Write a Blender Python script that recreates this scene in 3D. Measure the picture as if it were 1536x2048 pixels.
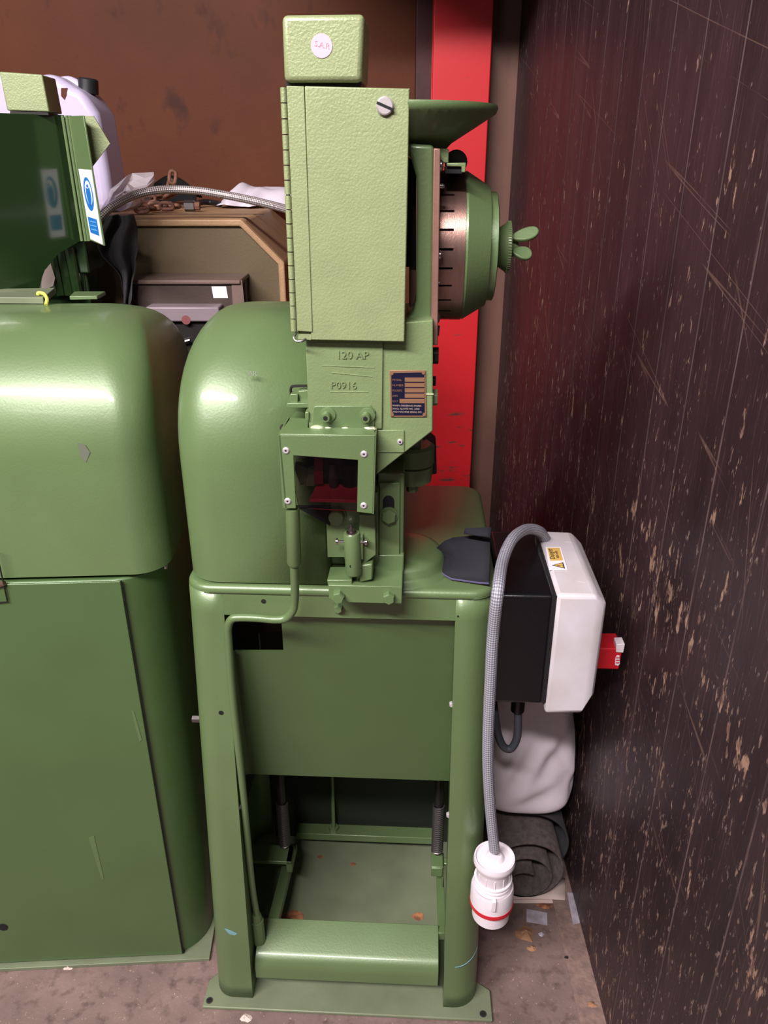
import bpy, bmesh, math, random
from mathutils import Vector, Matrix
random.seed(7)
PI = math.pi
SC = bpy.context.scene
COL = SC.collection
for _o in list(bpy.data.objects):
    bpy.data.objects.remove(_o)

# ------------------------------------------------------------------ camera
CAM = Vector((0.0, 0.0, 1.38)); FPX = 1538.0; TILT = math.radians(24.2)
cd = bpy.data.cameras.new('camera'); cam = bpy.data.objects.new('camera', cd); COL.objects.link(cam)
cam.location = CAM; cam.rotation_euler = (PI/2 - TILT, 0, 0)
cd.sensor_fit = 'VERTICAL'; cd.sensor_height = 36.0; cd.lens = FPX/2048*36.0
cd.clip_start = 0.02; cd.clip_end = 50
SC.camera = cam
# ------------------------------------------------------------------ world, lamp, fill light, exposure
w = bpy.data.worlds.new('world'); SC.world = w; w.use_nodes = True
w.node_tree.nodes['Background'].inputs[0].default_value = (1.0, 0.9, 0.88, 1)
w.node_tree.nodes['Background'].inputs[1].default_value = 0.06
def area(name, loc, target, sx, sy, power, color):
    l = bpy.data.lights.new(name, 'AREA'); l.shape = 'RECTANGLE'; l.size = sx; l.size_y = sy
    l.energy = power; l.color = color
    o = bpy.data.objects.new(name, l); COL.objects.link(o)
    o.location = loc; o.rotation_euler = (Vector(target)-Vector(loc)).to_track_quat('-Z', 'Y').to_euler()
    return o
area('ceiling_lamp', (-1.20, -0.80, 2.92), (-0.6, 0.9, 0.8), 2.3, 0.14, 208, (1.0, 0.93, 0.935))
area('far_fill_light', (-1.9, -2.2, 2.7), (0, 0.8, 0.6), 1.3, 0.2, 9, (1.0, 0.92, 0.90))  # added fill from behind the camera, no lamp known there
SC.view_settings.view_transform = 'Standard'; SC.view_settings.look = 'None'
SC.view_settings.exposure = 0.0; SC.view_settings.gamma = 1.0
SC.view_settings.use_curve_mapping = False

# ------------------------------------------------------------------ measuring helpers
CT, ST = math.cos(TILT), math.sin(TILT)
def ray(u, v):
    dx = (u-768.0)/FPX; dy = (1024.0-v)/FPX
    return Vector((dx, CT+dy*ST, -ST+dy*CT))
class Frame:                        # a thing's own axes: origin on the floor, turned about Z
    def __init__(s, ox, oy, deg):
        s.o = Vector((ox, oy, 0)); s.a = math.radians(deg)
        s.m = Matrix.Rotation(-s.a, 3, 'Z'); s.c = s.m @ (CAM - s.o)
    def __call__(s, u, v, y):       # point of the plane y = const of this thing
        d = s.m @ ray(u, v); t = (y-s.c.y)/d.y
        return s.c + d*t
    def z(s, u, v, z):              # point of the level z = const
        d = s.m @ ray(u, v); t = (z-s.c.z)/d.z
        return s.c + d*t
    def on(s, u, v, p, n):
        d = s.m @ ray(u, v); t = (Vector(p)-s.c).dot(Vector(n))/d.dot(Vector(n))
        return s.c + d*t
W = Frame(0, 0, 0)
M = Frame(-0.067, 0.881, -2.73)     # the machine in the middle
N = Frame(-0.395, 0.993, 3.1)       # the machine on the left

# ------------------------------------------------------------------ materials
def lin(c):
    return tuple((x/255/12.92 if x/255 <= 0.04045 else ((x/255+0.055)/1.055)**2.4) for x in c)
def mat(name, rgb, rough=0.5, metal=0.0, bump=0.0, bscale=200, vary=0.0, vscale=8, coat=0.0, spec=0.5, rgb2=None, stretch=None, detail=3):
    m = bpy.data.materials.new(name); m.use_nodes = True
    nt = m.node_tree; b = nt.nodes['Principled BSDF']
    c = lin(rgb); b.inputs['Base Color'].default_value = (*c, 1)
    b.inputs['Roughness'].default_value = rough; b.inputs['Metallic'].default_value = metal
    b.inputs['Specular IOR Level'].default_value = spec; b.inputs['Coat Weight'].default_value = coat
    b.inputs['Coat Roughness'].default_value = 0.12
    tc = nt.nodes.new('ShaderNodeTexCoord'); vec = tc.outputs['Object']
    if stretch:
        mp = nt.nodes.new('ShaderNodeMapping'); mp.inputs['Scale'].default_value = stretch
        nt.links.new(vec, mp.inputs[0]); vec = mp.outputs[0]
    if vary or rgb2:
        n = nt.nodes.new('ShaderNodeTexNoise'); n.inputs['Scale'].default_value = vscale; n.inputs['Detail'].default_value = 5
        nt.links.new(vec, n.inputs['Vector'])
        mx = nt.nodes.new('ShaderNodeMix'); mx.data_type = 'RGBA'
        r = nt.nodes.new('ShaderNodeMapRange'); r.inputs[1].default_value = 0.35; r.inputs[2].default_value = 0.65
        nt.links.new(n.outputs['Fac'], r.inputs[0]); nt.links.new(r.outputs[0], mx.inputs[0])
        if rgb2: a_, b_ = c, lin(rgb2)
        else: a_, b_ = tuple(x*(1-vary) for x in c), tuple(min(1, x*(1+vary)) for x in c)
        mx.inputs[6].default_value = (*a_, 1); mx.inputs[7].default_value = (*b_, 1)
        nt.links.new(mx.outputs[2], b.inputs['Base Color'])
    if bump:
        n2 = nt.nodes.new('ShaderNodeTexNoise'); n2.inputs['Scale'].default_value = bscale; n2.inputs['Detail'].default_value = detail
        nt.links.new(vec, n2.inputs['Vector'])
        bp = nt.nodes.new('ShaderNodeBump'); bp.inputs['Strength'].default_value = bump; bp.inputs['Distance'].default_value = 0.002
        nt.links.new(n2.outputs['Fac'], bp.inputs['Height']); nt.links.new(bp.outputs[0], b.inputs['Normal'])
    return m
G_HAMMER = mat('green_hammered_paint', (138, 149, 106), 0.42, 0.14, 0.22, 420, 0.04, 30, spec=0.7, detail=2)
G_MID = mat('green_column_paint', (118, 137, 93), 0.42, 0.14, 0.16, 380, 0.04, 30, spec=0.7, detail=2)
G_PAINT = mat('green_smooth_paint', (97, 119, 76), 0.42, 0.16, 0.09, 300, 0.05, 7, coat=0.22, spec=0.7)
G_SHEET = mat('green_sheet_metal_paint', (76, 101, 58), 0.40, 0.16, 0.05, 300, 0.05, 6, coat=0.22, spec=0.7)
INNER_SHADE = mat('pedestal_inside_shade', (30, 36, 26), 0.7)  # near-black colour stands in for the shade inside the pedestal
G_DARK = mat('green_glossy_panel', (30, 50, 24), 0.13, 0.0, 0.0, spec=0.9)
G_TRAY = mat('green_worn_tray', (116, 124, 98), 0.5, 0.1, 0.15, 90, 0.12, 10)
STEEL = mat('bright_steel', (190, 180, 182), 0.25, 1.0)
STEEL_D = mat('dull_steel', (110, 104, 104), 0.42, 0.9, 0.1, 200)
STEEL_B = mat('brown_machined_steel', (150, 118, 108), 0.34, 0.85, 0.1, 300, 0.1, 30, stretch=(6, 1, 1))
COPPER = mat('copper_brown_plate', (150, 112, 100), 0.45, 0.4, 0.1, 150, 0.1, 40)
ALU = mat('pale_rivet', (225, 212, 222), 0.3, 0.55)
BLACK = mat('black_hole', (8, 8, 9), 0.8)
BLACKOX = mat('blackened_steel', (44, 42, 40), 0.45, 0.5)
BRASS = mat('brass_plate', (146, 108, 82), 0.45, 0.4)
NAVY = mat('navy_enamel', (22, 20, 42), 0.3)
PINK = mat('pink_paper', (206, 170, 182), 0.7)
PINKINK = mat('faded_pink_ink', (176, 142, 154), 0.7)
WHITE = mat('white_plastic', (226, 216, 222), 0.4, vary=0.02, vscale=20)
COVERW = mat('cream_white_cover', (208, 201, 208), 0.45, bump=0.04, bscale=250, rgb2=(196, 187, 188), vscale=14)
BOXBLK = mat('black_plastic', (14, 14, 17), 0.28, bump=0.08, bscale=420, spec=0.5)
REDP = mat('red_plastic', (196, 30, 42), 0.35)
REDDARK = mat('dark_red_plastic', (140, 22, 36), 0.4)
YELLOW = mat('yellow_label', (212, 172, 92), 0.6)
PAPER = mat('white_label', (240, 230, 236), 0.6)
INK = mat('dark_ink', (46, 34, 24), 0.7)
BLUE = mat('blue_sign', (24, 104, 176), 0.5)
BLUEPALE = mat('pale_blue_print', (96, 160, 210), 0.5)
TAN = mat('tan_hammered_rim', (162, 128, 94), 0.55, 0.1, 0.25, 220, 0.08, 20)
OLIVE = mat('olive_panel', (96, 81, 58), 0.5, 0.1, 0.1, 250, 0.06, 8)
GREYBR = mat('grey_brown_case', (112, 92, 84), 0.5, 0.2, 0.1, 250, 0.1, 10)
BROWNCASE = mat('brown_case_face', (62, 48, 42), 0.5, 0.1, 0.1, 250, 0.1, 10)
GREYR = mat('grey_rail_paint', (132, 118, 124), 0.5, 0.2, vary=0.1)
RAG = mat('white_rag', (216, 206, 216), 0.9, bump=0.2, bscale=300, vary=0.03)
SACK = mat('white_sack', (232, 220, 228), 0.9, bump=0.2, bscale=400, vary=0.04, vscale=12)
NEOP = mat('navy_black_cloth', (27, 26, 34), 0.9, bump=0.3, bscale=700, vary=0.1)
HEM = mat('lilac_hem', (78, 74, 104), 0.9)
CLOTHD = mat('dark_cloth', (34, 32, 34), 0.9, bump=0.3, bscale=300, vary=0.2)
RUST = mat('rusty_iron', (134, 92, 72), 0.8, 0.2, 0.5, 180, rgb2=(84, 58, 48), vscale=60)
CARPET = mat('grey_brown_carpet', (92, 82, 78), 0.95, bump=0.7, bscale=500, vary=0.25, vscale=90)
CARPETB = mat('dark_rubber_backing', (58, 56, 60), 0.8, bump=0.3, bscale=300, vary=0.15, vscale=30)
CARD = mat('pale_cardboard', (214, 192, 184), 0.9, vary=0.08, vscale=20)
TAPE = mat('grey_tape', (186, 176, 190), 0.5, rgb2=(160, 148, 156), vscale=60)
LEAF = mat('brown_scrap', (136, 96, 70), 0.9, bump=0.4, bscale=120, rgb2=(160, 120, 90), vscale=40)
RUSTSPOT = mat('bare_rust_patch', (176, 116, 78), 0.8, bump=0.4, bscale=200, rgb2=(116, 74, 52), vscale=90)
CHALK = mat('chalk_blue_paint', (116, 158, 168), 0.7)
GREYSCUFF = mat('grey_scuff', (98, 104, 88), 0.6)
LILAC = mat('lilac_scuff', (158, 160, 178), 0.5)
YELGRN = mat('earth_wire_yellow', (212, 208, 96), 0.45)
CAP = mat('black_cap', (30, 30, 32), 0.45)
RUBBER = mat('grey_rubber_cable', (66, 68, 76), 0.5)
BEAD = mat('pale_weld', (196, 206, 170), 0.4, 0.3, 0.6, 300)

def braid(name, a, b, nu, rough, metal):
    m = bpy.data.materials.new(name); m.use_nodes = True; nt = m.node_tree; p = nt.nodes['Principled BSDF']
    p.inputs['Roughness'].default_value = rough; p.inputs['Metallic'].default_value = metal
    uv = nt.nodes.new('ShaderNodeUVMap'); sp = nt.nodes.new('ShaderNodeSeparateXYZ'); nt.links.new(uv.outputs[0], sp.inputs[0])
    def wave(sg):
        a_ = nt.nodes.new('ShaderNodeMath'); a_.operation = 'MULTIPLY_ADD'; a_.inputs[1].default_value = sg
        nt.links.new(sp.outputs[0], a_.inputs[0]); nt.links.new(sp.outputs[1], a_.inputs[2])
        s_ = nt.nodes.new('ShaderNodeMath'); s_.operation = 'MULTIPLY'; s_.inputs[1].default_value = 2*PI*nu
        nt.links.new(a_.outputs[0], s_.inputs[0])
        q = nt.nodes.new('ShaderNodeMath'); q.operation = 'SINE'; nt.links.new(s_.outputs[0], q.inputs[0]); return q
    w1, w2 = wave(1.0), wave(-1.0)
    mm = nt.nodes.new('ShaderNodeMath'); mm.operation = 'MULTIPLY'; nt.links.new(w1.outputs[0], mm.inputs[0]); nt.links.new(w2.outputs[0], mm.inputs[1])
    r = nt.nodes.new('ShaderNodeMapRange'); r.inputs[1].default_value = -0.5; r.inputs[2].default_value = 0.5
    nt.links.new(mm.outputs[0], r.inputs[0])
    mx = nt.nodes.new('ShaderNodeMix'); mx.data_type = 'RGBA'; mx.inputs[6].default_value = (*lin(a), 1); mx.inputs[7].default_value = (*lin(b), 1)
    nt.links.new(r.outputs[0], mx.inputs[0]); nt.links.new(mx.outputs[2], p.inputs['Base Color'])
    bp = nt.nodes.new('ShaderNodeBump'); bp.inputs['Strength'].default_value = 0.6; bp.inputs['Distance'].default_value = 0.001
    nt.links.new(r.outputs[0], bp.inputs['Height']); nt.links.new(bp.outputs[0], p.inputs['Normal'])
    return m
BRAID_G = braid('grey_braid', (120, 120, 130), (176, 174, 184), 7, 0.5, 0.2)
BRAID_S = braid('steel_braid', (112, 100, 100), (226, 214, 212), 6, 0.35, 0.6)

def clear(name, tint, rough, amount):
    m = bpy.data.materials.new(name); m.use_nodes = True; nt = m.node_tree
    p = nt.nodes['Principled BSDF']; p.inputs['Base Color'].default_value = (*lin(tint), 1); p.inputs['Roughness'].default_value = rough
    tr = nt.nodes.new('ShaderNodeBsdfTransparent'); tr.inputs[0].default_value = (*lin(tint), 1)
    mx = nt.nodes.new('ShaderNodeMixShader'); mx.inputs[0].default_value = amount
    nt.links.new(tr.outputs[0], mx.inputs[1]); nt.links.new(p.outputs[0], mx.inputs[2])
    nt.links.new(mx.outputs[0], nt.nodes['Material Output'].inputs[0]); return m
def glass_sheet(name, tint):
    m = bpy.data.materials.new(name); m.use_nodes = True; nt = m.node_tree
    g = nt.nodes.new('ShaderNodeBsdfGlossy'); g.inputs['Roughness'].default_value = 0.03
    tr = nt.nodes.new('ShaderNodeBsdfTransparent'); tr.inputs[0].default_value = (*lin(tint), 1)
    fr = nt.nodes.new('ShaderNodeFresnel'); fr.inputs[0].default_value = 1.45
    mx = nt.nodes.new('ShaderNodeMixShader'); nt.links.new(fr.outputs[0], mx.inputs[0])
    nt.links.new(tr.outputs[0], mx.inputs[1]); nt.links.new(g.outputs[0], mx.inputs[2])
    nt.links.new(mx.outputs[0], nt.nodes['Material Output'].inputs[0]); return m
ACRYL = glass_sheet('clear_acrylic', (236, 226, 232))
FILM = clear('clear_polythene', (226, 220, 226), 0.25, 0.42)
def milky():
    m = bpy.data.materials.new('milky_polyethylene'); m.use_nodes = True; p = m.node_tree.nodes['Principled BSDF']
    p.inputs['Base Color'].default_value = (*lin((196, 186, 212)), 1); p.inputs['Roughness'].default_value = 0.4
    p.inputs['Subsurface Weight'].default_value = 0.4; p.inputs['Subsurface Radius'].default_value = (0.04, 0.04, 0.05)
    return m
MILKY = milky()

def nodes_for(name):
    m = bpy.data.materials.new(name); m.use_nodes = True; nt = m.node_tree
    return m, nt, nt.nodes['Principled BSDF']
def noise(nt, vec, scale, detail=4, rough=0.55):
    n = nt.nodes.new('ShaderNodeTexNoise'); n.inputs['Scale'].default_value = scale; n.inputs['Detail'].default_value = detail
    n.inputs['Roughness'].default_value = rough; nt.links.new(vec, n.inputs['Vector']); return n.outputs['Fac']
def mapping(nt, vec, scale, rot=(0, 0, 0)):
    mp = nt.nodes.new('ShaderNodeMapping'); mp.inputs['Scale'].default_value = scale; mp.inputs['Rotation'].default_value = rot
    nt.links.new(vec, mp.inputs[0]); return mp.outputs[0]
def rng(nt, val, a, b, c=0.0, d=1.0):
    r = nt.nodes.new('ShaderNodeMapRange'); r.inputs[1].default_value = a; r.inputs[2].default_value = b
    r.inputs[3].default_value = c; r.inputs[4].default_value = d; nt.links.new(val, r.inputs[0]); return r.outputs[0]
def mth(nt, op, a, b=None):
    q = nt.nodes.new('ShaderNodeMath'); q.operation = op
    for i, x in enumerate((a, b)):
        if x is None: continue
        if isinstance(x, (int, float)): q.inputs[i].default_value = x
        else: nt.links.new(x, q.inputs[i])
    return q.outputs[0]
def mixc(nt, fac, a, b):
    mx = nt.nodes.new('ShaderNodeMix'); mx.data_type = 'RGBA'
    for i, x in ((6, a), (7, b)):
        if isinstance(x, tuple): mx.inputs[i].default_value = (*lin(x), 1)
        else: nt.links.new(x, mx.inputs[i])
    if isinstance(fac, (int, float)): mx.inputs[0].default_value = fac
    else: nt.links.new(fac, mx.inputs[0])
    return mx.outputs[2]
def bump(nt, b, h, strength, dist=0.002):
    bp = nt.nodes.new('ShaderNodeBump'); bp.inputs['Strength'].default_value = strength; bp.inputs['Distance'].default_value = dist
    nt.links.new(h, bp.inputs['Height']); nt.links.new(bp.outputs[0], b.inputs['Normal'])

def floor_mat():
    m, nt, b = nodes_for('stained_brown_floor'); g = nt.nodes.new('ShaderNodeNewGeometry').outputs['Position']
    c = mixc(nt, rng(nt, noise(nt, g, 7, 6), 0.3, 0.7), (100, 82, 76), (138, 114, 108))
    c = mixc(nt, rng(nt, noise(nt, g, 45, 5), 0.52, 0.75), c, (84, 66, 61))
    c = mixc(nt, rng(nt, noise(nt, g, 110, 3), 0.66, 0.74), c, (166, 138, 124))
    c = mixc(nt, rng(nt, noise(nt, mapping(nt, g, (1, 1, 1), (0, 0, 0.6)), 260, 2), 0.70, 0.76), c, (206, 186, 176))
    nt.links.new(c, b.inputs['Base Color']); b.inputs['Roughness'].default_value = 0.62
    bump(nt, b, noise(nt, g, 120, 4), 0.35); return m
def wood_mat():
    m, nt, b = nodes_for('scuffed_dark_painted_board'); g = nt.nodes.new('ShaderNodeNewGeometry').outputs['Position']
    sp = nt.nodes.new('ShaderNodeSeparateXYZ'); nt.links.new(g, sp.inputs[0]); Y, Z = sp.outputs[1], sp.outputs[2]
    oi = nt.nodes.new('ShaderNodeObjectInfo').outputs['Random']
    c = mixc(nt, rng(nt, noise(nt, mapping(nt, g, (1, 3, 0.5)), 5, 5), 0.3, 0.7), (43, 32, 36), (64, 46, 50))
    c = mixc(nt, mth(nt, 'MULTIPLY', oi, 0.35), c, (38, 28, 28))
    low = rng(nt, Z, 1.75, 0.5)
    # fine vertical grain scuffs
    gr = noise(nt, mapping(nt, g, (1, 60, 2.2)), 5, 4, 0.7)
    c = mixc(nt, mth(nt, 'MULTIPLY', rng(nt, gr, 0.56, 0.8), 0.7), c, (112, 84, 76))
    # chips in the paint, long along the grain, more of them low down
    ch = noise(nt, mapping(nt, g, (1, 62, 20), (0.22, 0, 0)), 1.0, 4, 0.6)
    big = noise(nt, g, 5.5, 3)
    th = mth(nt, 'ADD', ch, mth(nt, 'ADD', mth(nt, 'MULTIPLY', low, 0.045), mth(nt, 'MULTIPLY', rng(nt, big, 0.35, 0.7), 0.10)))
    # swath of gouges running down towards the viewer
    d = mth(nt, 'ABSOLUTE', mth(nt, 'SUBTRACT', mth(nt, 'ADD', Z, mth(nt, 'MULTIPLY', Y, -0.233)), 0.639))
    sw = mth(nt, 'MULTIPLY', rng(nt, d, 0.05, 0.0), rng(nt, Y, 1.25, 1.0))
    th = mth(nt, 'ADD', th, mth(nt, 'MULTIPLY', sw, 0.11))
    chips = rng(nt, th, 0.715, 0.76)
    ch2 = noise(nt, mapping(nt, g, (1, 130, 48), (-0.35, 0, 0)), 1.0, 3, 0.6)
    chips2 = rng(nt, mth(nt, 'ADD', ch2, mth(nt, 'MULTIPLY', low, 0.08)), 0.69, 0.76)
    cc = mixc(nt, rng(nt, noise(nt, g, 60, 2), 0.4, 0.6), (160, 128, 108), (112, 84, 74))
    c = mixc(nt, mth(nt, 'MULTIPLY', chips2, 0.75), c, (140, 116, 106))
    c = mixc(nt, mth(nt, 'MULTIPLY', chips, 0.9), c, cc)
    # long thin scratches
    for ang, off, k in ((0.22, 0.0, 3.0), (1.28, 3.1, 2.6), (0.75, 5.7, 2.2)):
        v = mapping(nt, g, (1, 1, 1), (ang, 0, 0))
        n1 = noise(nt, mapping(nt, v, (1, 9*k, 0.45)), 1.0, 1)
        ln = rng(nt, mth(nt, 'ABSOLUTE', mth(nt, 'SUBTRACT', n1, 0.5)), 0.006, 0.002)
        mk = rng(nt, noise(nt, mapping(nt, v, (1, 5, 1.5)), 2.0, 2), 0.55, 0.62)
        c = mixc(nt, mth(nt, 'MULTIPLY', mth(nt, 'MULTIPLY', ln, mk), 0.28), c, (150, 118, 104))
    nt.links.new(c, b.inputs['Base Color']); b.inputs['Specular IOR Level'].default_value = 0.3
    nt.links.new(rng(nt, chips, 0, 1, 0.42, 0.85), b.inputs['Roughness'])
    h = mth(nt, 'SUBTRACT', mth(nt, 'MULTIPLY', gr, 0.6), chips)
    bump(nt, b, h, 0.4, 0.0015); return m
def back_mat():
    m, nt, b = nodes_for('rusty_brown_painted_wall'); g = nt.nodes.new('ShaderNodeNewGeometry').outputs['Position']
    c = mixc(nt, rng(nt, noise(nt, g, 2.2, 5), 0.3, 0.7), (82, 40, 20), (98, 51, 26))
    c = mixc(nt, rng(nt, noise(nt, mapping(nt, g, (1, 1, 0.6)), 12, 5), 0.60, 0.72), c, (66, 32, 22))
    c = mixc(nt, rng(nt, noise(nt, mapping(nt, g, (1, 1, 1), (0, 0.6, 0)), 9, 2), 0.735, 0.755), c, (44, 24, 26))
    nt.links.new(c, b.inputs['Base Color']); b.inputs['Roughness'].default_value = 0.6; b.inputs['Specular IOR Level'].default_value = 0.2
    bump(nt, b, noise(nt, g, 90, 4), 0.15); return m
def red_mat():
    m, nt, b = nodes_for('scraped_red_paint'); g = nt.nodes.new('ShaderNodeNewGeometry').outputs['Position']
    sp = nt.nodes.new('ShaderNodeSeparateXYZ'); nt.links.new(g, sp.inputs[0])
    n1 = noise(nt, mapping(nt, g, (9, 9, 40)), 1.0, 5, 0.7)
    mk = rng(nt, sp.outputs[2], 0.95, 0.45)
    c = mixc(nt, rng(nt, mth(nt, 'ADD', n1, mth(nt, 'MULTIPLY', mk, 0.08)), 0.66, 0.72), (208, 28, 36), (92, 60, 52))
    nt.links.new(c, b.inputs['Base Color']); b.inputs['Roughness'].default_value = 0.5; return m
FLOORM, WOODM, BACKM, REDM = floor_mat(), wood_mat(), back_mat(), red_mat()
JOINT = mat('dusty_board_joint', (98, 76, 74), 0.9, rgb2=(56, 40, 42), vscale=14)
STRIP = mat('grey_brown_pilaster_paint', (112, 78, 66), 0.6, vary=0.08, vscale=6)
MAROON = mat('dark_maroon_paint', (70, 20, 20), 0.6, bump=0.2, bscale=60, rgb2=(48, 22, 18), vscale=9)
OVERHANGM = mat('grey_overhang_paint', (120, 112, 108), 0.8)  # grey of the added, unseen overhang
DUSTM = mat('pale_floor_dirt', (118, 96, 90), 0.85, bump=0.8, bscale=120, rgb2=(142, 116, 106), vscale=60)

# ------------------------------------------------------------------ mesh helpers
class MB:
    def __init__(s): s.v = []; s.f = []; s.uv = {}
    def add(s, vs, fs):
        k = len(s.v); s.v += [tuple(p) for p in vs]; s.f += [tuple(i+k for i in f) for f in fs]; return s
    def box(s, x0, x1, y0, y1, z0, z1):
        v = [(x, y, z) for x in (x0, x1) for y in (y0, y1) for z in (z0, z1)]
        return s.add(v, [(0, 1, 3, 2), (4, 6, 7, 5), (0, 4, 5, 1), (2, 3, 7, 6), (0, 2, 6, 4), (1, 5, 7, 3)])
    def prism(s, pts, vec):
        pts = [Vector(p) for p in pts]; vec = Vector(vec); n = len(pts)
        nr = Vector((0, 0, 0))
        for i in range(n): nr += pts[i].cross(pts[(i+1) % n])
        if nr.dot(vec) > 0: pts = pts[::-1]
        f = [tuple(range(n)), tuple(range(2*n-1, n-1, -1))]
        f += [((i+1) % n, i, i+n, (i+1) % n+n) for i in range(n)]
        return s.add(pts+[p+vec for p in pts], f)
    def ring(s, outer, inner, vec):            # a plate with a hole; same number of points in both loops
        n = len(outer); vec = Vector(vec); o = [Vector(p) for p in outer]; i_ = [Vector(p) for p in inner]
        v = o+i_+[p+vec for p in o]+[p+vec for p in i_]; f = []
        for a in range(n):
            b = (a+1) % n
            f += [(a, b, b+n, a+n), (a+2*n, a+3*n, b+3*n, b+2*n), (a, a+2*n, b+2*n, b), (a+n, b+n, b+3*n, a+3*n)]
        return s.add(v, f)
    def lathe(s, c, axis, prof, n=24, a0=0.0, a1=2*PI, ref=None):   # prof: (distance along axis, radius)
        axis = Vector(axis).normalized(); c = Vector(c)
        r = Vector(ref) if ref else (Vector((0, 0, 1)) if abs(axis.z) < 0.9 else Vector((1, 0, 0)))
        e1 = (r-axis*r.dot(axis)).normalized(); e2 = axis.cross(e1)
        full = abs(a1-a0-2*PI) < 1e-6; m = n if full else n+1
        vs = []; fs = []
        for (h, rad) in prof:
            for k in range(m):
                a = a0+(a1-a0)*k/n; vs.append(c+axis*h+(e1*math.cos(a)+e2*math.sin(a))*rad)
        for j in range(len(prof)-1):
            for k in range(n):
                k2 = (k+1) % m
                fs.append((j*m+k, j*m+k2, (j+1)*m+k2, (j+1)*m+k))
        if full:
            fs.append(tuple(range(m-1, -1, -1))); fs.append(tuple(range((len(prof)-1)*m, len(prof)*m)))
        return s.add(vs, fs)
    def cyl(s, p0, p1, r, n=20, ref=None):
        p0, p1 = Vector(p0), Vector(p1); d = p1-p0
        return s.lathe(p0, d, [(0, r), (d.length, r)], n, ref=ref)
    def tube(s, pts, r, n=10, cap=True, vrep=None):
        pts = [Vector(p) for p in pts]; base = len(s.v); m = len(pts); vs = []; fs = []; uvs = []
        t = (pts[1]-pts[0]).normalized(); e1 = t.orthogonal().normalized(); L = 0
        for i, p in enumerate(pts):
            t2 = (pts[min(i+1, m-1)]-pts[max(i-1, 0)]).normalized()
            e1 = (e1-t2*e1.dot(t2)).normalized(); e2 = t2.cross(e1)
            if i: L += (p-pts[i-1]).length
            rr = r[i] if isinstance(r, (list, tuple)) else r
            for k in range(n):
                a = 2*PI*k/n; vs.append(p+(e1*math.cos(a)+e2*math.sin(a))*rr); uvs.append((k/n, L/((rr if rr > 1e-4 else 1e-4)*2*PI)))
        for i in range(m-1):
            for k in range(n): fs.append((i*n+k, i*n+(k+1) % n, (i+1)*n+(k+1) % n, (i+1)*n+k))
        if cap: fs.append(tuple(range(n-1, -1, -1))); fs.append(tuple(range((m-1)*n, m*n)))
        for i, q in enumerate(uvs): s.uv[base+i] = q
        return s.add(vs, fs)
    def grid(s, rows):
        m = len(rows[0]); vs = [p for r in rows for p in r]
        return s.add(vs, [(i*m+j, i*m+j+1, (i+1)*m+j+1, (i+1)*m+j) for i in range(len(rows)-1) for j in range(m-1)])
    def build(s, name, m, parent=None, bevel=0.0, seg=2, smooth=40, solid=0.0, sub=0):
        me = bpy.data.meshes.new(name); me.from_pydata(s.v, [], s.f)
        if s.uv:
            ul = me.uv_layers.new(name='UVMap')
            for p in me.polygons:
                us = [s.uv.get(me.loops[l].vertex_index, (0, 0)) for l in p.loop_indices]
                wrap = max(u[0] for u in us)-min(u[0] for u in us) > 0.5
                for l, u in zip(p.loop_indices, us): ul.data[l].uv = (u[0]+(1.0 if wrap and u[0] < 0.5 else 0.0), u[1])
        bm = bmesh.new(); bm.from_mesh(me); bmesh.ops.recalc_face_normals(bm, faces=bm.faces); bm.to_mesh(me); bm.free()
        me.materials.append(m)
        if smooth:
            me.shade_smooth(); me.set_sharp_from_angle(angle=math.radians(smooth))
        o = bpy.data.objects.new(name, me); COL.objects.link(o)
        if parent: o.parent = parent
        if solid: md = o.modifiers.new('solid', 'SOLIDIFY'); md.thickness = solid; md.offset = -1
        if bevel:
            md = o.modifiers.new('bevel', 'BEVEL'); md.width = bevel; md.segments = seg; md.limit_method = 'ANGLE'; md.angle_limit = math.radians(35)
        if sub: md = o.modifiers.new('sub', 'SUBSURF'); md.levels = sub; md.render_levels = sub
        return o
def thing(name, label, cat, loc=(0, 0, 0), rz=0.0, group=None):
    o = bpy.data.objects.new(name, None); COL.objects.link(o); o.empty_display_size = 0.05
    o.location = loc; o.rotation_euler = (0, 0, rz); tag(o, label, cat, group); return o
def tag(o, label, cat, group=None):
    o['label'] = label; o['category'] = cat
    if group: o['group'] = group
    return o
def struct(o): o['kind'] = 'structure'; return o
def spline(pts, n=10):
    P = [Vector(p) for p in pts]; P = [P[0]*2-P[1]]+P+[P[-1]*2-P[-2]]; out = []
    for i in range(1, len(P)-2):
        for k in range(n):
            t = k/n; a, b, c, d = P[i-1], P[i], P[i+1], P[i+2]
            out.append(0.5*((2*b)+(c-a)*t+(2*a-5*b+4*c-d)*t*t+(3*b-a-3*c+d)*t**3))
    out.append(P[-2]); return out
def uvplate(F, uvs, y0, y1): return MB().prism([F(u, v, y0) for u, v in uvs], (0, y1-y0, 0))
def circle(F, u, v, y, ru, n=16, sq=1.0):
    c = F(u, v, y); r = (F(u+ru, v, y)-c).length
    return [c+Vector((math.cos(2*PI*k/n)*r, 0, math.sin(2*PI*k/n)*r*sq)) for k in range(n)]
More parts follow.
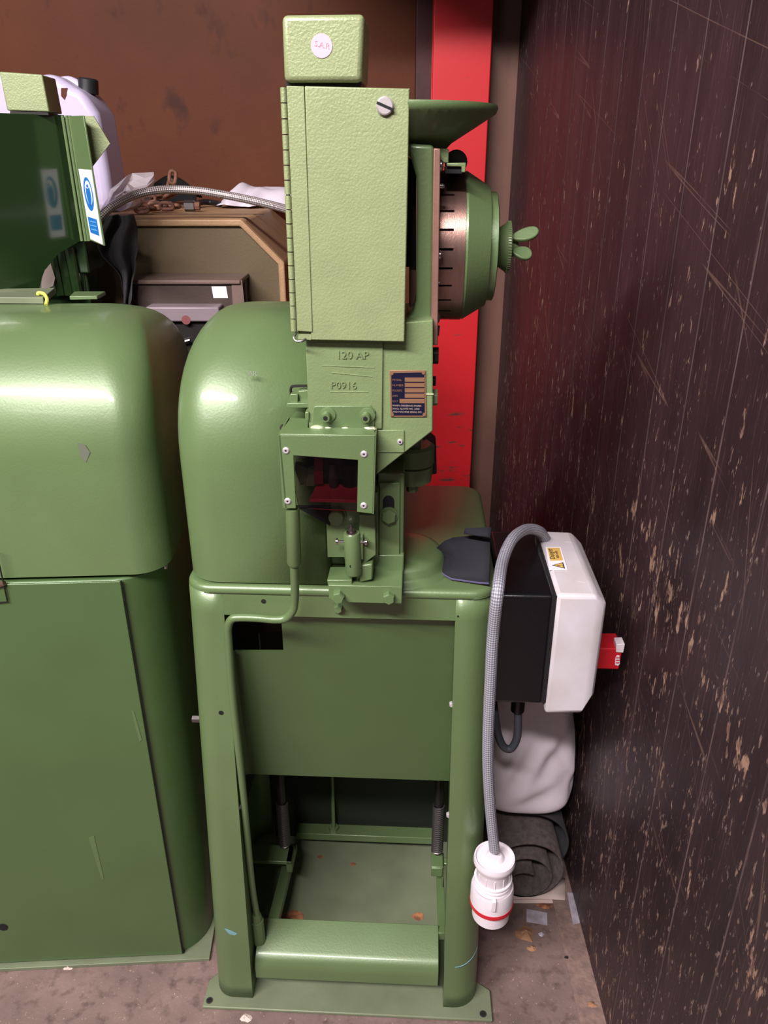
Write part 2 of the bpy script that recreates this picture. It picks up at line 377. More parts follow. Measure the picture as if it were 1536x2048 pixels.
def dome(x0, x1, y0, y1, z0, z1, rx, ry, rz, left=True, right=True, back=True, n=10, rp=0.05):
    """rounded hood: upright corners of radius rp, upper edges rolled in by rx / ry over the height rz"""
    rows = []
    for li in range(n+2):
        b = PI/2*max(0, li-1)/n; q = 1-math.cos(b); z = z0 if li == 0 else z1-rz+rz*math.sin(b)
        h_ = math.sin(b); qx = 1-max(0.0, 1-h_**3.4)**(1/3.4)
        a0 = x0+(rx*qx if left else 0); a1 = x1-(rx*qx if right else 0); c0 = y0+ry*q; c1 = y1-(ry*q if back else 0); row = []
        r_ = min(rp*(1+0.5*q), (c1-c0)*0.5)
        for (sx, sy, st) in ((1, 1, 0), (-1, 1, 1), (-1, -1, 2), (1, -1, 3)):
            rr = r_ if (right if sx > 0 else left) else 0.0
            cx = a1-rr if sx > 0 else a0+rr; cy = c1-rr if sy > 0 else c0+rr
            for k in range(n+1):
                a = PI/2*st+PI/2*k/n; row.append((cx+rr*math.cos(a), cy+rr*math.sin(a), z))
        row.append(row[0]); rows.append(row)
    mb = MB().grid(rows); m = len(rows[0]); k = (len(rows)-1)*m
    mb.f.append(tuple(range(k, k+m-1))); mb.f.append(tuple(range(m-2, -1, -1)))
    return mb
def clean(o, d=1e-5):
    bm = bmesh.new(); bm.from_mesh(o.data); bmesh.ops.remove_doubles(bm, verts=bm.verts, dist=d)
    bmesh.ops.recalc_face_normals(bm, faces=bm.faces); bm.to_mesh(o.data); bm.free(); return o
def text(name, body, size, mtx, m, parent, depth=0.0, align='LEFT', sx=1.0):
    c = bpy.data.curves.new(name, 'FONT'); c.body = body; c.size = size; c.extrude = depth; c.align_x = align; c.resolution_u = 2
    t = bpy.data.objects.new(name, c); me = bpy.data.meshes.new_from_object(t); bpy.data.objects.remove(t)
    me.transform(Matrix.Diagonal((sx, 1, 1, 1))); me.transform(mtx); me.materials.clear(); me.materials.append(m)
    o = bpy.data.objects.new(name, me); COL.objects.link(o); o.parent = parent; return o
FACE = Matrix.Rotation(PI/2, 4, 'X')           # text upright, facing -Y
def bolt_front(name, parent, F, u, v, y, ru, h, m, n=6, washer=None, hole=None, rot=0.0):
    c = F(u, v, y); r = (F(u+ru, v, y)-c).length; b = MB()
    ref = (math.sin(rot), 0, math.cos(rot))
    b.lathe(c, (0, -1, 0), [(0, r), (h*0.8, r), (h, r*0.85)], n, ref=ref)
    o = b.build(name, m, parent, smooth=30)
    if washer:
        MB().cyl(c+Vector((0, -0.0001, 0)), c+Vector((0, -h*0.25, 0)), r*washer, 20).build('washer', m, o)
    if hole:
        MB().cyl(c+Vector((0, -h*0.9, 0)), c+Vector((0, -h-0.0004, 0)), r*hole, 6 if hole > 0.4 else 10).build('socket', BLACK, o)
    return o
def sheet(F, rows, m=None): return MB().grid(rows)
def crumple(name, mb, m, parent, sub=2, amp=0.004, sc=30, solid=0.002):
    o = mb.build(name, m, parent, smooth=180)
    return o

# ================================================================== the setting
f = MB().box(-2.6, 0.43, -1.2, 2.75, -0.06, 0.0).build('floor', FLOORM); struct(f)
# right wall: dark boards on a dusty backing
wr = struct(MB().box(0.3924, 0.46, 0.10, 2.66, 0.0, 2.6).build('wall_right', JOINT))
edges = [0.12+0.1215*k for k in range(22)]
bd = None
for k in range(21):
    y0, y1 = edges[k]+0.0014, edges[k+1]-0.0014
    b = MB().box(0.392, 0.3945, y0, y1, 0.0, 2.6).build('wall_board', WOODM, wr, bevel=0.0008)
wb = struct(MB().box(-2.6, 0.46, 2.62, 2.70, 0.0, 2.6).build('wall_back', BACKM))
p0, p1 = W(828, 300, 2.59), W(868, 300, 2.59)
struct(MB().box(p0.x, p1.x+0.03, 2.575, 2.62, 0, 2.6).build('trim_1', MAROON, bevel=0.004))
struct(MB().box(0.28, 0.395, 2.585, 2.62, 0, 2.6).build('trim_2', STRIP, bevel=0.004))
col = thing('steel_column', 'red painted steel column with scraped paint against the brown back wall', 'column', (0.22, 2.5, 0))
MB().box(-0.082, 0.082, 0.0, 0.012, 0, 2.6).build('front_flange', REDM, col, bevel=0.003)
MB().box(-0.006, 0.006, 0.012, 0.060, 0, 2.6).build('web', REDM, col)
MB().box(-0.082, 0.082, 0.060, 0.072, 0, 2.6).build('rear_flange', REDM, col)
cl = struct(MB().box(-0.30, 0.46, 1.62, 2.70, 2.01, 2.10).build('shade_overhang', OVERHANGM))  # unseen overhang, added and sized to shade the column top and strip
# pale dirt strip along the wall foot
struct(MB().prism([(0.345, 0.7, 0), (0.392, 0.7, 0), (0.392, 2.3, 0), (0.352, 2.3, 0)], (0, 0, 0.0015)).build('trim_3', DUSTM))

# ================================================================== main machine
E = thing('eyelet_setting_machine', 'tall green eyelet setting machine with feeder head, side drum and open foot treadle', 'machine', M.o, M.a)
g = lambda u, v, y: M(u, v, y)
YF = 0.02
zt = 0.862
xl_t = M(384, 1190, 0.055).x; xl_b = M(443, 1985, 0.055).x
xr_t = 0.2185; xr_b = M(950, 2015, 0.055).x
il_t = M(450, 1236, YF).x; il_b = M(505, 1990, YF).x
ir_t = M(910, 1236, YF).x; ir_b = M(887, 1995, YF).x
YB = 0.40
# base plate with foot tabs
b = MB()
fl = M.z(405, 2018, 0.0); fr = M.z(985, 2046, 0.0)
b.prism([(fl.x, 0, 0), (fr.x, 0.0, 0), (fr.x, 0.055, 0), (xr_b-0.004, 0.075, 0), (xr_b-0.004, YB, 0), (xl_b+0.004, YB, 0), (xl_b+0.004, 0.075, 0), (fl.x, 0.05, 0)], (0, 0, 0.007))
bp_ = b.build('base_plate', G_TRAY, E, bevel=0.002)
for (u, v) in ((419, 2001), (966, 2028)):
    p = M.z(u, v, 0.0072)
    MB().cyl((p.x, p.y, 0.0068), (p.x, p.y, 0.0080), 0.0062, 16).build('bolt_hole', STEEL_D, bp_)
    MB().cyl((p.x, p.y, 0.0075), (p.x, p.y, 0.0086), 0.0042, 16).build('bolt_hole', BLACK, bp_)
for (u, v, s_) in ((585, 1834, 0.024), (836, 1832, 0.013), (706, 1728, 0.006), (640, 1713, 0.007)):
    p = M.z(u, v, 0.0078); n = 12
    pts = [(p.x+math.cos(2*PI*k/n)*s_*random.uniform(.75, 1.2), p.y+math.sin(2*PI*k/n)*s_*random.uniform(.5, .9), 0.0071) for k in range(n)]
    MB().prism(pts, (0, 0, 0.0007)).build('rust_patch', RUSTSPOT, bp_)
# pedestal: two wrapped side sheets, top beam and back sheet, one casting
def side(xo_t, xo_b, xi_t, xi_b, rad, sgn):
    rows = []
    NZ = 24
    for i in range(NZ+1):
        q = i/NZ; z = zt-0.010-(zt-0.017)*q
        xo = xo_t+(xo_b-xo_t)*q; xi = xi_t+(xi_b-xi_t)*q; row = [(xi, YF+0.035, z), (xi, YF, z), (xo-sgn*(rad+0.004), YF, z)]
        for k in range(9):
            a = PI/2*k/8; row.append((xo-sgn*rad*(1-math.sin(a)), YF+rad*(1-math.cos(a)), z))
        row.append((xo, YF+rad+0.08, z)); row.append((xo, YB-0.04, z))
        for k in range(1, 6):
            a = PI/2*k/5; row.append((xo-sgn*0.04*(1-math.cos(a)), YB-0.04+0.04*math.sin(a), z))
        rows.append(row)
    return rows
rowsL = side(xl_t, xl_b, il_t, il_b, 0.034, -1); rowsR = side(xr_t, xr_b, ir_t, ir_b, 0.042, 1)
# two hammered-out dents in the right leg
for row in rowsR:
    for k, p in enumerate(row):
        if 3 < k < 12:
            for (zz, am) in ((0.30, 0.006), (0.255, 0.007)):
                d = am*math.exp(-((p[2]-zz)/0.018)**2)*math.exp(-((k-9)/1.8)**2); p = (p[0]-d, p[1]+d*0.6, p[2])
            row[k] = p
b = MB().grid(rowsL); b.grid(rowsR)
b.box(il_t-0.0005, ir_t+0.0005, YF, YF+0.006, M(700, 1236, YF).z, zt-0.010)
ped = b.build('pedestal', G_PAINT, E, solid=0.004, smooth=50)
MB().box(xl_t+0.012, xr_t-0.012, YB-0.010, YB-0.002, 0.007, zt-0.012).build('back_sheet', INNER_SHADE, E)  # back sheet with the interior's shade put into its colour
MB().box(xl_t+0.007, xl_t+0.010, YF+0.10, YB-0.012, 0.30, zt-0.013).build('inner_shade_sheet', INNER_SHADE, E)  # added sheet, coloured dark as the shade along the inner side
# cabinet top with rounded corners
def rrect(x0, x1, y0, y1, r, z, n=8):
    out = []
    for (cx, cy, a0) in ((x1-r, y0+r, -PI/2), (x1-r, y1-r, 0), (x0+r, y1-r, PI/2), (x0+r, y0+r, PI)):
        out += [(cx+r*math.cos(a0+PI/2*k/n), cy+r*math.sin(a0+PI/2*k/n), z) for k in range(n+1)]
    return out
_rows = []
for k in range(8):
    a_ = PI/2*max(0, k-1)/6; e_ = 0.008*(1-math.cos(a_)); z_ = zt-0.012 if k == 0 else zt-0.008+0.008*math.sin(a_)
    r_ = rrect(xl_t-0.0006+e_, xr_t+0.0006-e_, YF-0.0006+e_, YB-e_, 0.038-e_, z_); _rows.append(r_+[r_[0]])
_b = MB().grid(_rows); _m = len(_rows[0]); _b.f.append(tuple(range(7*_m, 8*_m-1))); _b.f.append(tuple(range(_m-2, -1, -1)))
clean(_b.build('cabinet_top', G_PAINT, E, smooth=60))
# hood over the motor, at left
hx1 = M(654, 1150, 0.03).x
hd = clean(dome(M(354, 830, 0.075).x, hx1, 0.026, 0.40, zt+0.0025, 1.204, 0.078, 0.17, 0.17, right=False, n=14).build('motor_hood', G_PAINT, E, smooth=60))
b = uvplate(M, [(640, 1150), (655, 1150), (655, 1182), (640, 1182)], 0.0255, 0.026)
MB().box(M(354, 830, 0.12).x+0.06, hx1, 0.034, 0.3, zt-0.001, zt+0.0035).build('seam_gasket', BLACKOX, hd)
text('embossed_letters', 'AR', 0.009, Matrix.Translation(M(496, 752, 0.0488)) @ Matrix.Rotation(-0.53, 4, 'X') @ FACE, GREYSCUFF, hd, 0.0004)
# apron sheet between the legs
ya, yb2 = 0.036, 0.105
def apr(u, v):
    q = (v-1230)/(1555-1230); return M(u, v, ya+(yb2-ya)*q)
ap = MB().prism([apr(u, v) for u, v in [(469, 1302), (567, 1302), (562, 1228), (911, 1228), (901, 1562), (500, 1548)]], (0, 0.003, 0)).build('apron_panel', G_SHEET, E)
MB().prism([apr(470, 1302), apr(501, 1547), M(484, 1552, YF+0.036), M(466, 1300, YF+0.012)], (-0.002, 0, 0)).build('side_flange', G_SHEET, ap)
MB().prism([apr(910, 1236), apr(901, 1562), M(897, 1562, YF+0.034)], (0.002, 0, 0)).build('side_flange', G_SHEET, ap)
uvplate(M, [(462, 1272), (566, 1262), (566, 1230), (460, 1230)], ya+0.08, ya+0.09).build('inner_rail', GREYBR, E)
for (u, v, s_) in ((903, 1406, 5), (897, 1627, 5), (478, 1611, 5)):
    bolt_front('side_bolt', E, M, u, v, YF+0.012, s_, 0.006, ALU, 6)
# bolt standing out of the left side, and small holes in the frame
p = M(400, 1438, 0.10)
MB().cyl((p.x+0.004, 0.10, p.z), (p.x-0.012, 0.10, p.z), 0.006, 6).build('side_bolt', STEEL_D, E)
for (u, v, ru) in ((527, 1203, 5), (442, 1426, 5), (916, 1180+53, 2)):
    p = M(u, v, YF-0.0006); MB().cyl(p, p+Vector((0, 0.002, 0)), (M(u+ru, v, YF)-M(u, v, YF)).length, 14).build('screw_hole', BLACK, E)
# blue paint marks low on the legs
for pts in ([(449, 1858), (462, 1862), (474, 1868), (470, 1871), (458, 1868)],):
    uvplate(M, pts, YF-0.0008, YF+0.0002).build('paint_mark', CHALK, ped)
b = MB()
pts = []
for k in range(9):
    a = PI/2*(k/8)*0.85; q = 1-0.07/zt; xo = xr_t+(xr_b-xr_t)*0.86; z = 0.115+0.020*(k/8)**2
    pts.append((xo-0.042*(1-math.sin(a)), YF+0.042*(1-math.cos(a))-0.0006, z))
b.grid([[Vector(p)+Vector((0, 0, 0.0022*math.sin(PI*k/8)+0.0006)) for k, p in enumerate(pts)], [Vector(p)-Vector((0, 0, 0.0014)) for p in pts]])
b.build('paint_mark', CHALK, ped, solid=0.0003)

# ---- treadle
tr = MB()
yb0 = 0.032
pl, pr = M(511, 1950, yb0), M(876, 1974, yb0)
prof = [(0.0, 0.045), (0.0, 0.068), (0.003, 0.080), (0.009, 0.089), (0.018, 0.095), (0.070, 0.112), (0.070, 0.108), (0.018, 0.089), (0.008, 0.080), (0.006, 0.045)]
tr.prism([(pl.x, yb0+y, z) for y, z in prof], (pr.x-pl.x, 0, 0))
tp = tr.build('treadle', G_PAINT, E, bevel=0.001)
for (ua, va, ub, vb, ww) in ((585, 1700, 545, 1862, 0.020), (878, 1715, 884, 1880, 0.014)):
    a = M.z(ua, va, 0.075); c = M.z(ub, vb, 0.09); c.y = min(c.y, 0.12)
    d = (c-a).normalized(); s_ = Vector((d.y, -d.x, 0)).normalized()*ww*0.5
    MB().prism([a-s_, a+s_, c+s_, c-s_], (0, 0, 0.018)).build('treadle_arm', G_PAINT, E, bevel=0.001)
ra, rb = M.z(592, 1672, 0.05), M.z(866, 1677, 0.05); yr = ra.y
MB().box(ra.x, rb.x, yr, yr+0.03, 0.04, 0.058).build('cross_bar', G_PAINT, E, bevel=0.0015)
p = M(667, 1645, yr+0.015); q = M(664, 1545, yr+0.015)
MB().cyl((p.x, yr+0.015, 0.058), (q.x, yr+0.015, 0.36), 0.0042, 10).build('pull_rod', G_PAINT, E)
MB().cyl((p.x, yr+0.015, 0.058), (p.x, yr+0.015, 0.066), 0.011, 6).build('rod_nut', G_PAINT, E)
for (u, v0, v1) in ((570, 1605, 1690), (874, 1610, 1702)):
    c0, c1 = M(u, v1, 0.22), M(u, v0, 0.22); turns = 24; pts = []
    for k in range(turns*9+1):
        a = 2*PI*k/9; z = c0.z+(c1.z-c0.z)*k/(turns*9); pts.append((c0.x+0.0105*math.cos(a), 0.22+0.0105*math.sin(a), z))
    so = MB().tube(pts, 0.0017, 5).build('return_spring', STEEL_D, E)
    MB().cyl((c0.x, 0.22, c1.z), (c0.x, 0.22, c1.z+0.14), 0.008, 12).build('spring_hook', BLACKOX, so)
    MB().cyl((c0.x, 0.22, c0.z-0.02), (c0.x, 0.22, c0.z), 0.004, 8).build('spring_hook', BLACKOX, so)
# spring brackets on the side walls
p = M(520, 1712, 0.20); q = M(586, 1712, 0.20)
b = MB(); b.box(xl_b+0.03, q.x, 0.185, 0.225, p.z-0.004, p.z+0.004); b.box(q.x-0.012, q.x, 0.185, 0.225, p.z-0.024, p.z+0.004)
b.build('spring_bracket', G_PAINT, E, bevel=0.0015)
p = M(862, 1728, 0.20); q = M(888, 1728, 0.20)
b = MB(); b.box(p.x, q.x, 0.19, 0.225, p.z-0.004, p.z+0.004); b.box(p.x, p.x+0.022, 0.187, 0.190, p.z-0.018, p.z+0.004); b.box(q.x-0.004, q.x, 0.19, 0.225, p.z-0.05, p.z+0.004)
b.box(q.x-0.002, xr_b-0.006, 0.2, 0.215, p.z-0.004, p.z+0.002)
b.build('spring_bracket', G_PAINT, E, bevel=0.0015)

# ---- the head
YC = -0.020
# column of the head, with the sloped underside
b = uvplate(M, [(613, 660), (866, 640), (866, 862), (752, 950), (752, 864), (622, 864)], YC, 0.11)
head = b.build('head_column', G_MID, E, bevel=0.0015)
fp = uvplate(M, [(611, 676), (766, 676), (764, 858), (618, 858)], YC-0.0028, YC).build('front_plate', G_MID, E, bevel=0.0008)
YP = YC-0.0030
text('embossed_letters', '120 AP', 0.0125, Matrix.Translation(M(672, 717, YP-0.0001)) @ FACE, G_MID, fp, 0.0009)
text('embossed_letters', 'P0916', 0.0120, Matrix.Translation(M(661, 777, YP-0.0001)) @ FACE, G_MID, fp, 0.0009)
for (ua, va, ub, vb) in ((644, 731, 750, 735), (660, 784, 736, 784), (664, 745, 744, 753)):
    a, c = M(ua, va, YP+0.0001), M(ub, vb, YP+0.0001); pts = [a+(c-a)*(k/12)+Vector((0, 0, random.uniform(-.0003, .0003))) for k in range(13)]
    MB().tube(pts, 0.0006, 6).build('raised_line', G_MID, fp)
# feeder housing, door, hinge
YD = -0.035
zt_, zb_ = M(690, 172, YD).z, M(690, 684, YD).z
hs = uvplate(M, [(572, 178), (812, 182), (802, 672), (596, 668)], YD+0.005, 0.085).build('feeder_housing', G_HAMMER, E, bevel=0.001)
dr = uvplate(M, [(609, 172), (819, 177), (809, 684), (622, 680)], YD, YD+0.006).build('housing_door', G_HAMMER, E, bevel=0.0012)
MB().prism([M(819, 177, YD+0.001), M(811, 534, YD+0.001), M(811, 534, YD+0.001)+Vector((0, 0.05, 0)), M(819, 177, YD+0.001)+Vector((0, 0.05, 0))], (-0.0015, 0, 0)).build('door_flange', G_HAMMER, dr)
# bottom leaf that the strip laps over
uvplate(M, [(596, 668), (622, 668), (622, 680), (596, 678)], YD+0.001, YD+0.006).build('lower_leaf', G_HAMMER, dr)
hl = uvplate(M, [(573, 172), (608, 172.5), (625, 664), (594, 662)], YD-0.0012, YD+0.006).build('hinge_leaf', G_HAMMER, E, bevel=0.0006)
a, c = M(567, 174, YD), M(588, 663, YD); n = 17
for k in range(n):
    p = a+(c-a)*((k+0.04)/n); q = a+(c-a)*((k+0.96)/n)
    MB().cyl(p, q, 0.0034, 10).build('hinge_knuckle', G_HAMMER, hl)
MB().cyl(a, c, 0.0022, 8).build('hinge_pin', STEEL_D, hl)
ds = bolt_front('door_screw', dr, M, 770, 212, YD, 17, 0.004, mat('satin_screw', (186, 178, 180), 0.4, 0.5), 24)
p = M(770, 212, YD-0.0042)
MB().box(-0.0085, 0.0085, -0.0006, 0.001, -0.0011, 0.0011).build('screw_slot', BLACK, ds).matrix_local = Matrix.Translation(p) @ Matrix.Rotation(0.38, 4, 'Y')
pts = spline([M(594, 664, YD), M(588, 674, YD), M(592, 682, YD-0.003), M(604, 682, YD-0.003), M(612, 678, YD)], 6)
MB().tube(pts, 0.0013, 6).build('wire_catch', STEEL_D, dr)
# box on top
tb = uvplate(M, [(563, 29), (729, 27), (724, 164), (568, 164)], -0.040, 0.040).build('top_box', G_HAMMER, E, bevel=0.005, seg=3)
uvplate(M, [(572, 163), (722, 163), (722, 176), (572, 176)], -0.030, 0.035).build('box_foot', BLACKOX, E)
st = MB().prism(circle(M, 643, 91.5, -0.0406, 21.5, 24, 1.0), (0, 0.0010, 0)).build('round_sticker', PINK, tb)
text('faint_letters', 'S.A.R', 0.0068, Matrix.Translation(M(628, 92, -0.0408)) @ Matrix.Rotation(0.18, 4, 'Y') @ FACE, PINKINK, st, 0.0001)
# hopper
hxr = M(816, 240, 0.0).x
zr, zh = M(900, 201, -0.02).z, M(900, 292, -0.01).z
yc = 0.060
R2 = M(998, 205, yc-0.02).x-hxr; R1 = M(897, 290, yc-0.03).x-hxr
R2 = min(R2, 0.10)
b = MB(); b.lathe((hxr, yc, 0), (0, 0, 1), [(zh-0.004, R1*0.9), (zh, R1), (zh+0.004, R1+0.004), (zr-0.008, R2-0.001), (zr-0.003, R2+0.001), (zr, R2), (zr, R2-0.004), (zh+0.008, R1-0.002)], 28, -PI/2, PI/2, ref=(1, 0, 0))
hp = b.build('hopper_bowl', G_PAINT, E, smooth=50)
MB().box(hxr-0.002, hxr+0.001, yc-R2+0.004, yc+R2-0.004, zh, zr-0.001).build('hopper_back', G_PAINT, hp)
MB().prism([(hxr+math.cos(a)*R1*0.93, yc+math.sin(a)*R1*0.93, zh-0.003) for a in [(-PI/2+PI*k/12) for k in range(13)]], (0, 0, 0.003)).build('hopper_floor', G_PAINT, hp)
# cast arm beside the door
b = uvplate(M, [(812, 286), (868, 290), (866, 646), (806, 642), (826, 628), (832, 600), (834, 400), (832, 352), (822, 318), (812, 302)], 0.004, 0.10)
b.build('cast_arm', G_PAINT, E, bevel=0.004, seg=3)
b = uvplate(M, [(818, 534), (832, 534), (832, 640), (818, 640)], 0.075, 0.082); b.build('inner_plate', COPPER, E)
b = uvplate(M, [(806, 300), (832, 330), (832, 534), (806, 534)], 0.070, 0.080); b.build('inner_plate', BLACKOX, E)
# copper raceway plate, seen on edge
cp = MB().prism([M(867, 296, -0.004), M(881, 297, -0.004), M(875.5, 691, -0.004), M(861, 690, -0.004)], (0, 0.19, 0)).build('raceway_plate', COPPER, E, bevel=0.0012)
cpx = M(879, 493, 0.0).x
# drum, its axis along X
RD = 0.0850; yd = 0.104
x0 = M(880, 493, yd-RD).x; x1 = M(907, 493, yd-RD).x; x2 = M(931, 493, yd-RD).x
zd = M(905, 494, yd).z
t0, t1 = M(905, 345, yd), M(905, 643, yd)
cen = Vector((0, yd, zd)); AX = (1, 0, 0)
dm = MB().lathe(cen, AX, [(cpx-0.002, RD*0.92), (x1, RD*0.92), (x1, RD), (x2, RD), (x2, RD*0.9)], 64).build('drum', STEEL_B, E, smooth=30)
NT = 26
def sector(a0, a1, r0, r1, xa, xb, n=4):
    pts = [(xa, cen.y+math.cos(a0+(a1-a0)*k/n)*r1, cen.z+math.sin(a0+(a1-a0)*k/n)*r1) for k in range(n+1)]
    pts += [(xa, cen.y+math.cos(a0+(a1-a0)*k/n)*r0, cen.z+math.sin(a0+(a1-a0)*k/n)*r0) for k in range(n, -1, -1)]
    return MB().prism(pts, (xb-xa, 0, 0))
for k in range(NT):
    a = 2*PI*(k+0.25)/NT; h = 2*PI/NT*0.435
    sector(a-h, a+h, RD*0.90, RD*0.9985, x0-0.001, x1, 4).build('drum_tooth', STEEL_B, dm)
# dark recess rings so that the slots read black
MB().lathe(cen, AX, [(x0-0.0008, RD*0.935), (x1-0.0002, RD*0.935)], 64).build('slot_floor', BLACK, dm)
x3 = M(981, 493, yd-0.06).x; x4 = M(998, 493, yd-0.06).x
cn = MB().lathe(cen, AX, [(x2, RD*0.985), (x2+0.003, RD*0.99), (x3, 0.068), (x3, 0.062), (x4-0.001, 0.062), (x4, 0.060)], 64).build('drum_cone', G_PAINT, E, smooth=30)
x5 = M(1003, 490, yd).x; x6 = M(1020, 490, yd).x
MB().cyl((x4-0.002, yd, zd), (x6, yd, zd), 0.008, 16).build('drum_shaft', STEEL_D, E)
b = MB(); nk = 60
b.lathe((0, yd, zd), AX, [(x4+0.002, 0.012), (x4+0.004, 0.022), (x6-0.005, 0.0285), (x6-0.004, 0.029), (x6-0.001, 0.029), (x6, 0.0275)], 60)
kn = b.build('knurled_knob', G_PAINT, E, smooth=30)
for k in range(nk):
    a = 2*PI*k/nk
    MB().cyl((x6-0.0045, yd+math.cos(a)*0.029, zd+math.sin(a)*0.029), (x6-0.0005, yd+math.cos(a)*0.029, zd+math.sin(a)*0.029), 0.0009, 5).build('knurl_ridge', G_PAINT, kn)
x7 = M(1036, 490, yd).x
wn = MB().lathe((0, yd, zd), AX, [(x6, 0.012), (x7-0.003, 0.010), (x7, 0.008)], 20).build('wing_nut', G_PAINT, E)
for (ua, va, ub, vb, dyy) in ((1022, 476, 1078, 463, -0.012), (1024, 504, 1064, 509, -0.012)):
    a, c = M(ua, va, yd+dyy), M(ub, vb, yd+dyy); d = c-a; wv = Vector((0, 0.62, 0.78)); s_ = d.cross(wv).normalized(); pts = []
    for k in range(20):
        t = 2*PI*k/20; pts.append(a+d*(0.5-0.5*math.cos(t))+wv*(0.0105*math.sin(t)*(0.6+0.4*(0.5-0.5*math.cos(t)))))
    MB().prism([p-s_*0.0028 for p in pts], s_*0.0056).build('wing', G_PAINT, wn, bevel=0.0014)
# catch above the drum
b = uvplate(M, [(880, 296), (898, 298), (897, 326), (880, 326)], 0.02, 0.05); b.build('catch_block', G_MID, E, bevel=0.001)
b = uvplate(M, [(893, 326), (932, 325), (931, 345), (923, 345), (923, 333), (893, 333)], 0.02, 0.06); b.build('catch_block', G_MID, E, bevel=0.001)
uvplate(M, [(890, 333), (924, 333), (924, 347), (890, 347)], 0.024, 0.06).build('catch_gap', BLACK, E)
MB().cyl(M(912, 324, 0.05), M(912, 324, 0.09), 0.0125, 20).build('catch_boss', BLACKOX, E)
# dome screws on the right face of the raceway plate
for (u, v, s_) in ((884, 331, 10), (882, 510, 8), (877, 636, 10), (886, 372, 4), (878, 566, 3)):
    p = M(u-2, v, 0.012 if s_ > 5 else 0.004); r = s_*0.00062
    MB().lathe((p.x-0.002, p.y, p.z), AX, [(0, r), (0.0025, r), (0.0042, r*0.7), (0.005, r*0.2)], 14).build('dome_screw', STEEL, cp)
uvplate(M, [(872, 655), (880, 655), (878, 672), (871, 672)], 0.0, 0.012).build('plate_stud', BLACKOX, cp)
# hex bolts on the right side of the column
for (u, v0, v1, m_) in ((868, 694, 728, BLACKOX), (867, 752, 772, BLACKOX), (866, 778, 811, G_HAMMER)):
    p, q = M(u, v0, 0.01), M(u, v1, 0.01); r = (p.z-q.z)/2
    xw = 0.0055 if m_ is not BLACKOX or v0 < 700 else 0.003
    MB().cyl(((p.x-0.004), 0.01, (p.z+q.z)/2), (p.x+xw, 0.01, (p.z+q.z)/2), r, 6).build('cap_screw', m_, E, bevel=0.0005)
uvplate(M, [(850, 787), (867, 787), (867, 790), (850, 790)], YC-0.0008, YC).build('raised_line', BEAD, head)
# data plate
yq = YC-0.0016
pq = MB().prism([M(u, v, yq) for u, v in ((779, 741), (851, 741), (853, 834), (781, 834))], (0, 0.0016, 0)).build('data_plate', BRASS, E, bevel=0.0003)
uvplate(M, [(782.5, 750), (787, 746), (845, 745), (848.5, 750), (849.5, 826), (845, 831), (788, 831), (784, 826)], yq-0.0003, yq).build('plate_field', NAVY, pq)
for k in range(5):
    u0 = 809.5 if k < 4 else 799; v0 = 755.2+10.7*k
    uvplate(M, [(u0, v0), (849, v0), (849.2, v0+8.3), (u0+.2, v0+8.3)], yq-0.0006, yq-0.0002).build('plate_bar', BRASS, pq)
    text('plate_letters', ('MODEL', 'NUMBER', 'POCKETS', 'AMPS', 'VOLT')[k], 0.0031, Matrix.Translation(M(784.5, v0+6.3, yq-0.0005)) @ FACE, BRASS, pq, 0.0001, sx=1.05 if k in (0, 1) else 0.85)
for k, s_ in enumerate(('WHEN ORDERING SPARES', 'SHALL QUOTE NO. AND', 'AND MACHINE SERIAL NO')):
    text('plate_letters', s_, 0.0027, Matrix.Translation(M(784.8, 812.6+6.2*k, yq-0.0005)) @ FACE, mat('dim_plate_print', (170, 150, 140), 0.6), pq, 0.0001, sx=1.04)
for (u, v) in ((783.5, 747), (847, 746), (784.5, 829), (848.5, 829)):
    MB().prism(circle(M, u, v, yq-0.0009, 3.4, 10), (0, 0.0007, 0)).build('plate_rivet', BRASS, pq)
# bracket with two socket screws
YB2 = YC-0.0028
bk = uvplate(M, [(627, 815), (632, 812), (741, 812), (750, 822), (748, 868), (624, 868)], YB2-0.003, YB2).build('guard_bracket', G_PAINT, E, bevel=0.0006)
for (u, v) in ((656, 829), (735, 830)):
    bolt_front('washer_plate', bk, M, u, v, YB2-0.003, 15.5, 0.002, G_PAINT, 24)
    bolt_front('socket_screw', bk, M, u-3, v+2, YB2-0.004, 9.5, 0.011, G_PAINT, 20, hole=0.52)
# guard: frame, hood, side, window
YG = -0.046
go = [(557, 871), (752, 871), (747, 1028), (714, 1024), (716, 920), (587, 911), (592, 1017), (565, 1017)]
gf = uvplate(M, go, YG, YG+0.002).build('guard_frame', G_PAINT, E, bevel=0.0006)
a, c = M(557, 871, YG), M(752, 871, YG); ztop = a.z+0.002
ytl = 0
b = MB().prism([(a.x, YG, ztop-0.002), (c.x, YG, ztop-0.002), (c.x-0.004, YC-0.006, ztop+0.001), (M.z(626, 858, ztop).x, YC-0.006, ztop+0.001), (M.z(616, 858, ztop).x, M.z(616, 858, ztop).y, ztop), (M.z(620, 830, ztop).x, M.z(620, 830, ztop).y, ztop), (M.z(592, 826, ztop).x, M.z(592, 826, ztop).y, ztop+0.001)], (0, 0, 0.002))
b.build('guard_hood', G_PAINT, gf, bevel=0.0018, seg=3)
zl = M(566, 1017, YG).z
b = MB().prism([(a.x, YG, ztop), (a.x, 0.02, ztop), (a.x+0.002, 0.0, zl+0.01), (a.x+0.003, YG, zl)], (0.002, 0, 0)); b.build('guard_cheek', G_PAINT, gf)
b = MB().prism([(c.x, YG, ztop), (c.x, YC, ztop), (c.x-0.002, YC, zl+0.02), (c.x-0.003, YG, M(747, 1028, YG).z)], (-0.002, 0, 0)); b.build('guard_cheek', G_PAINT, gf)
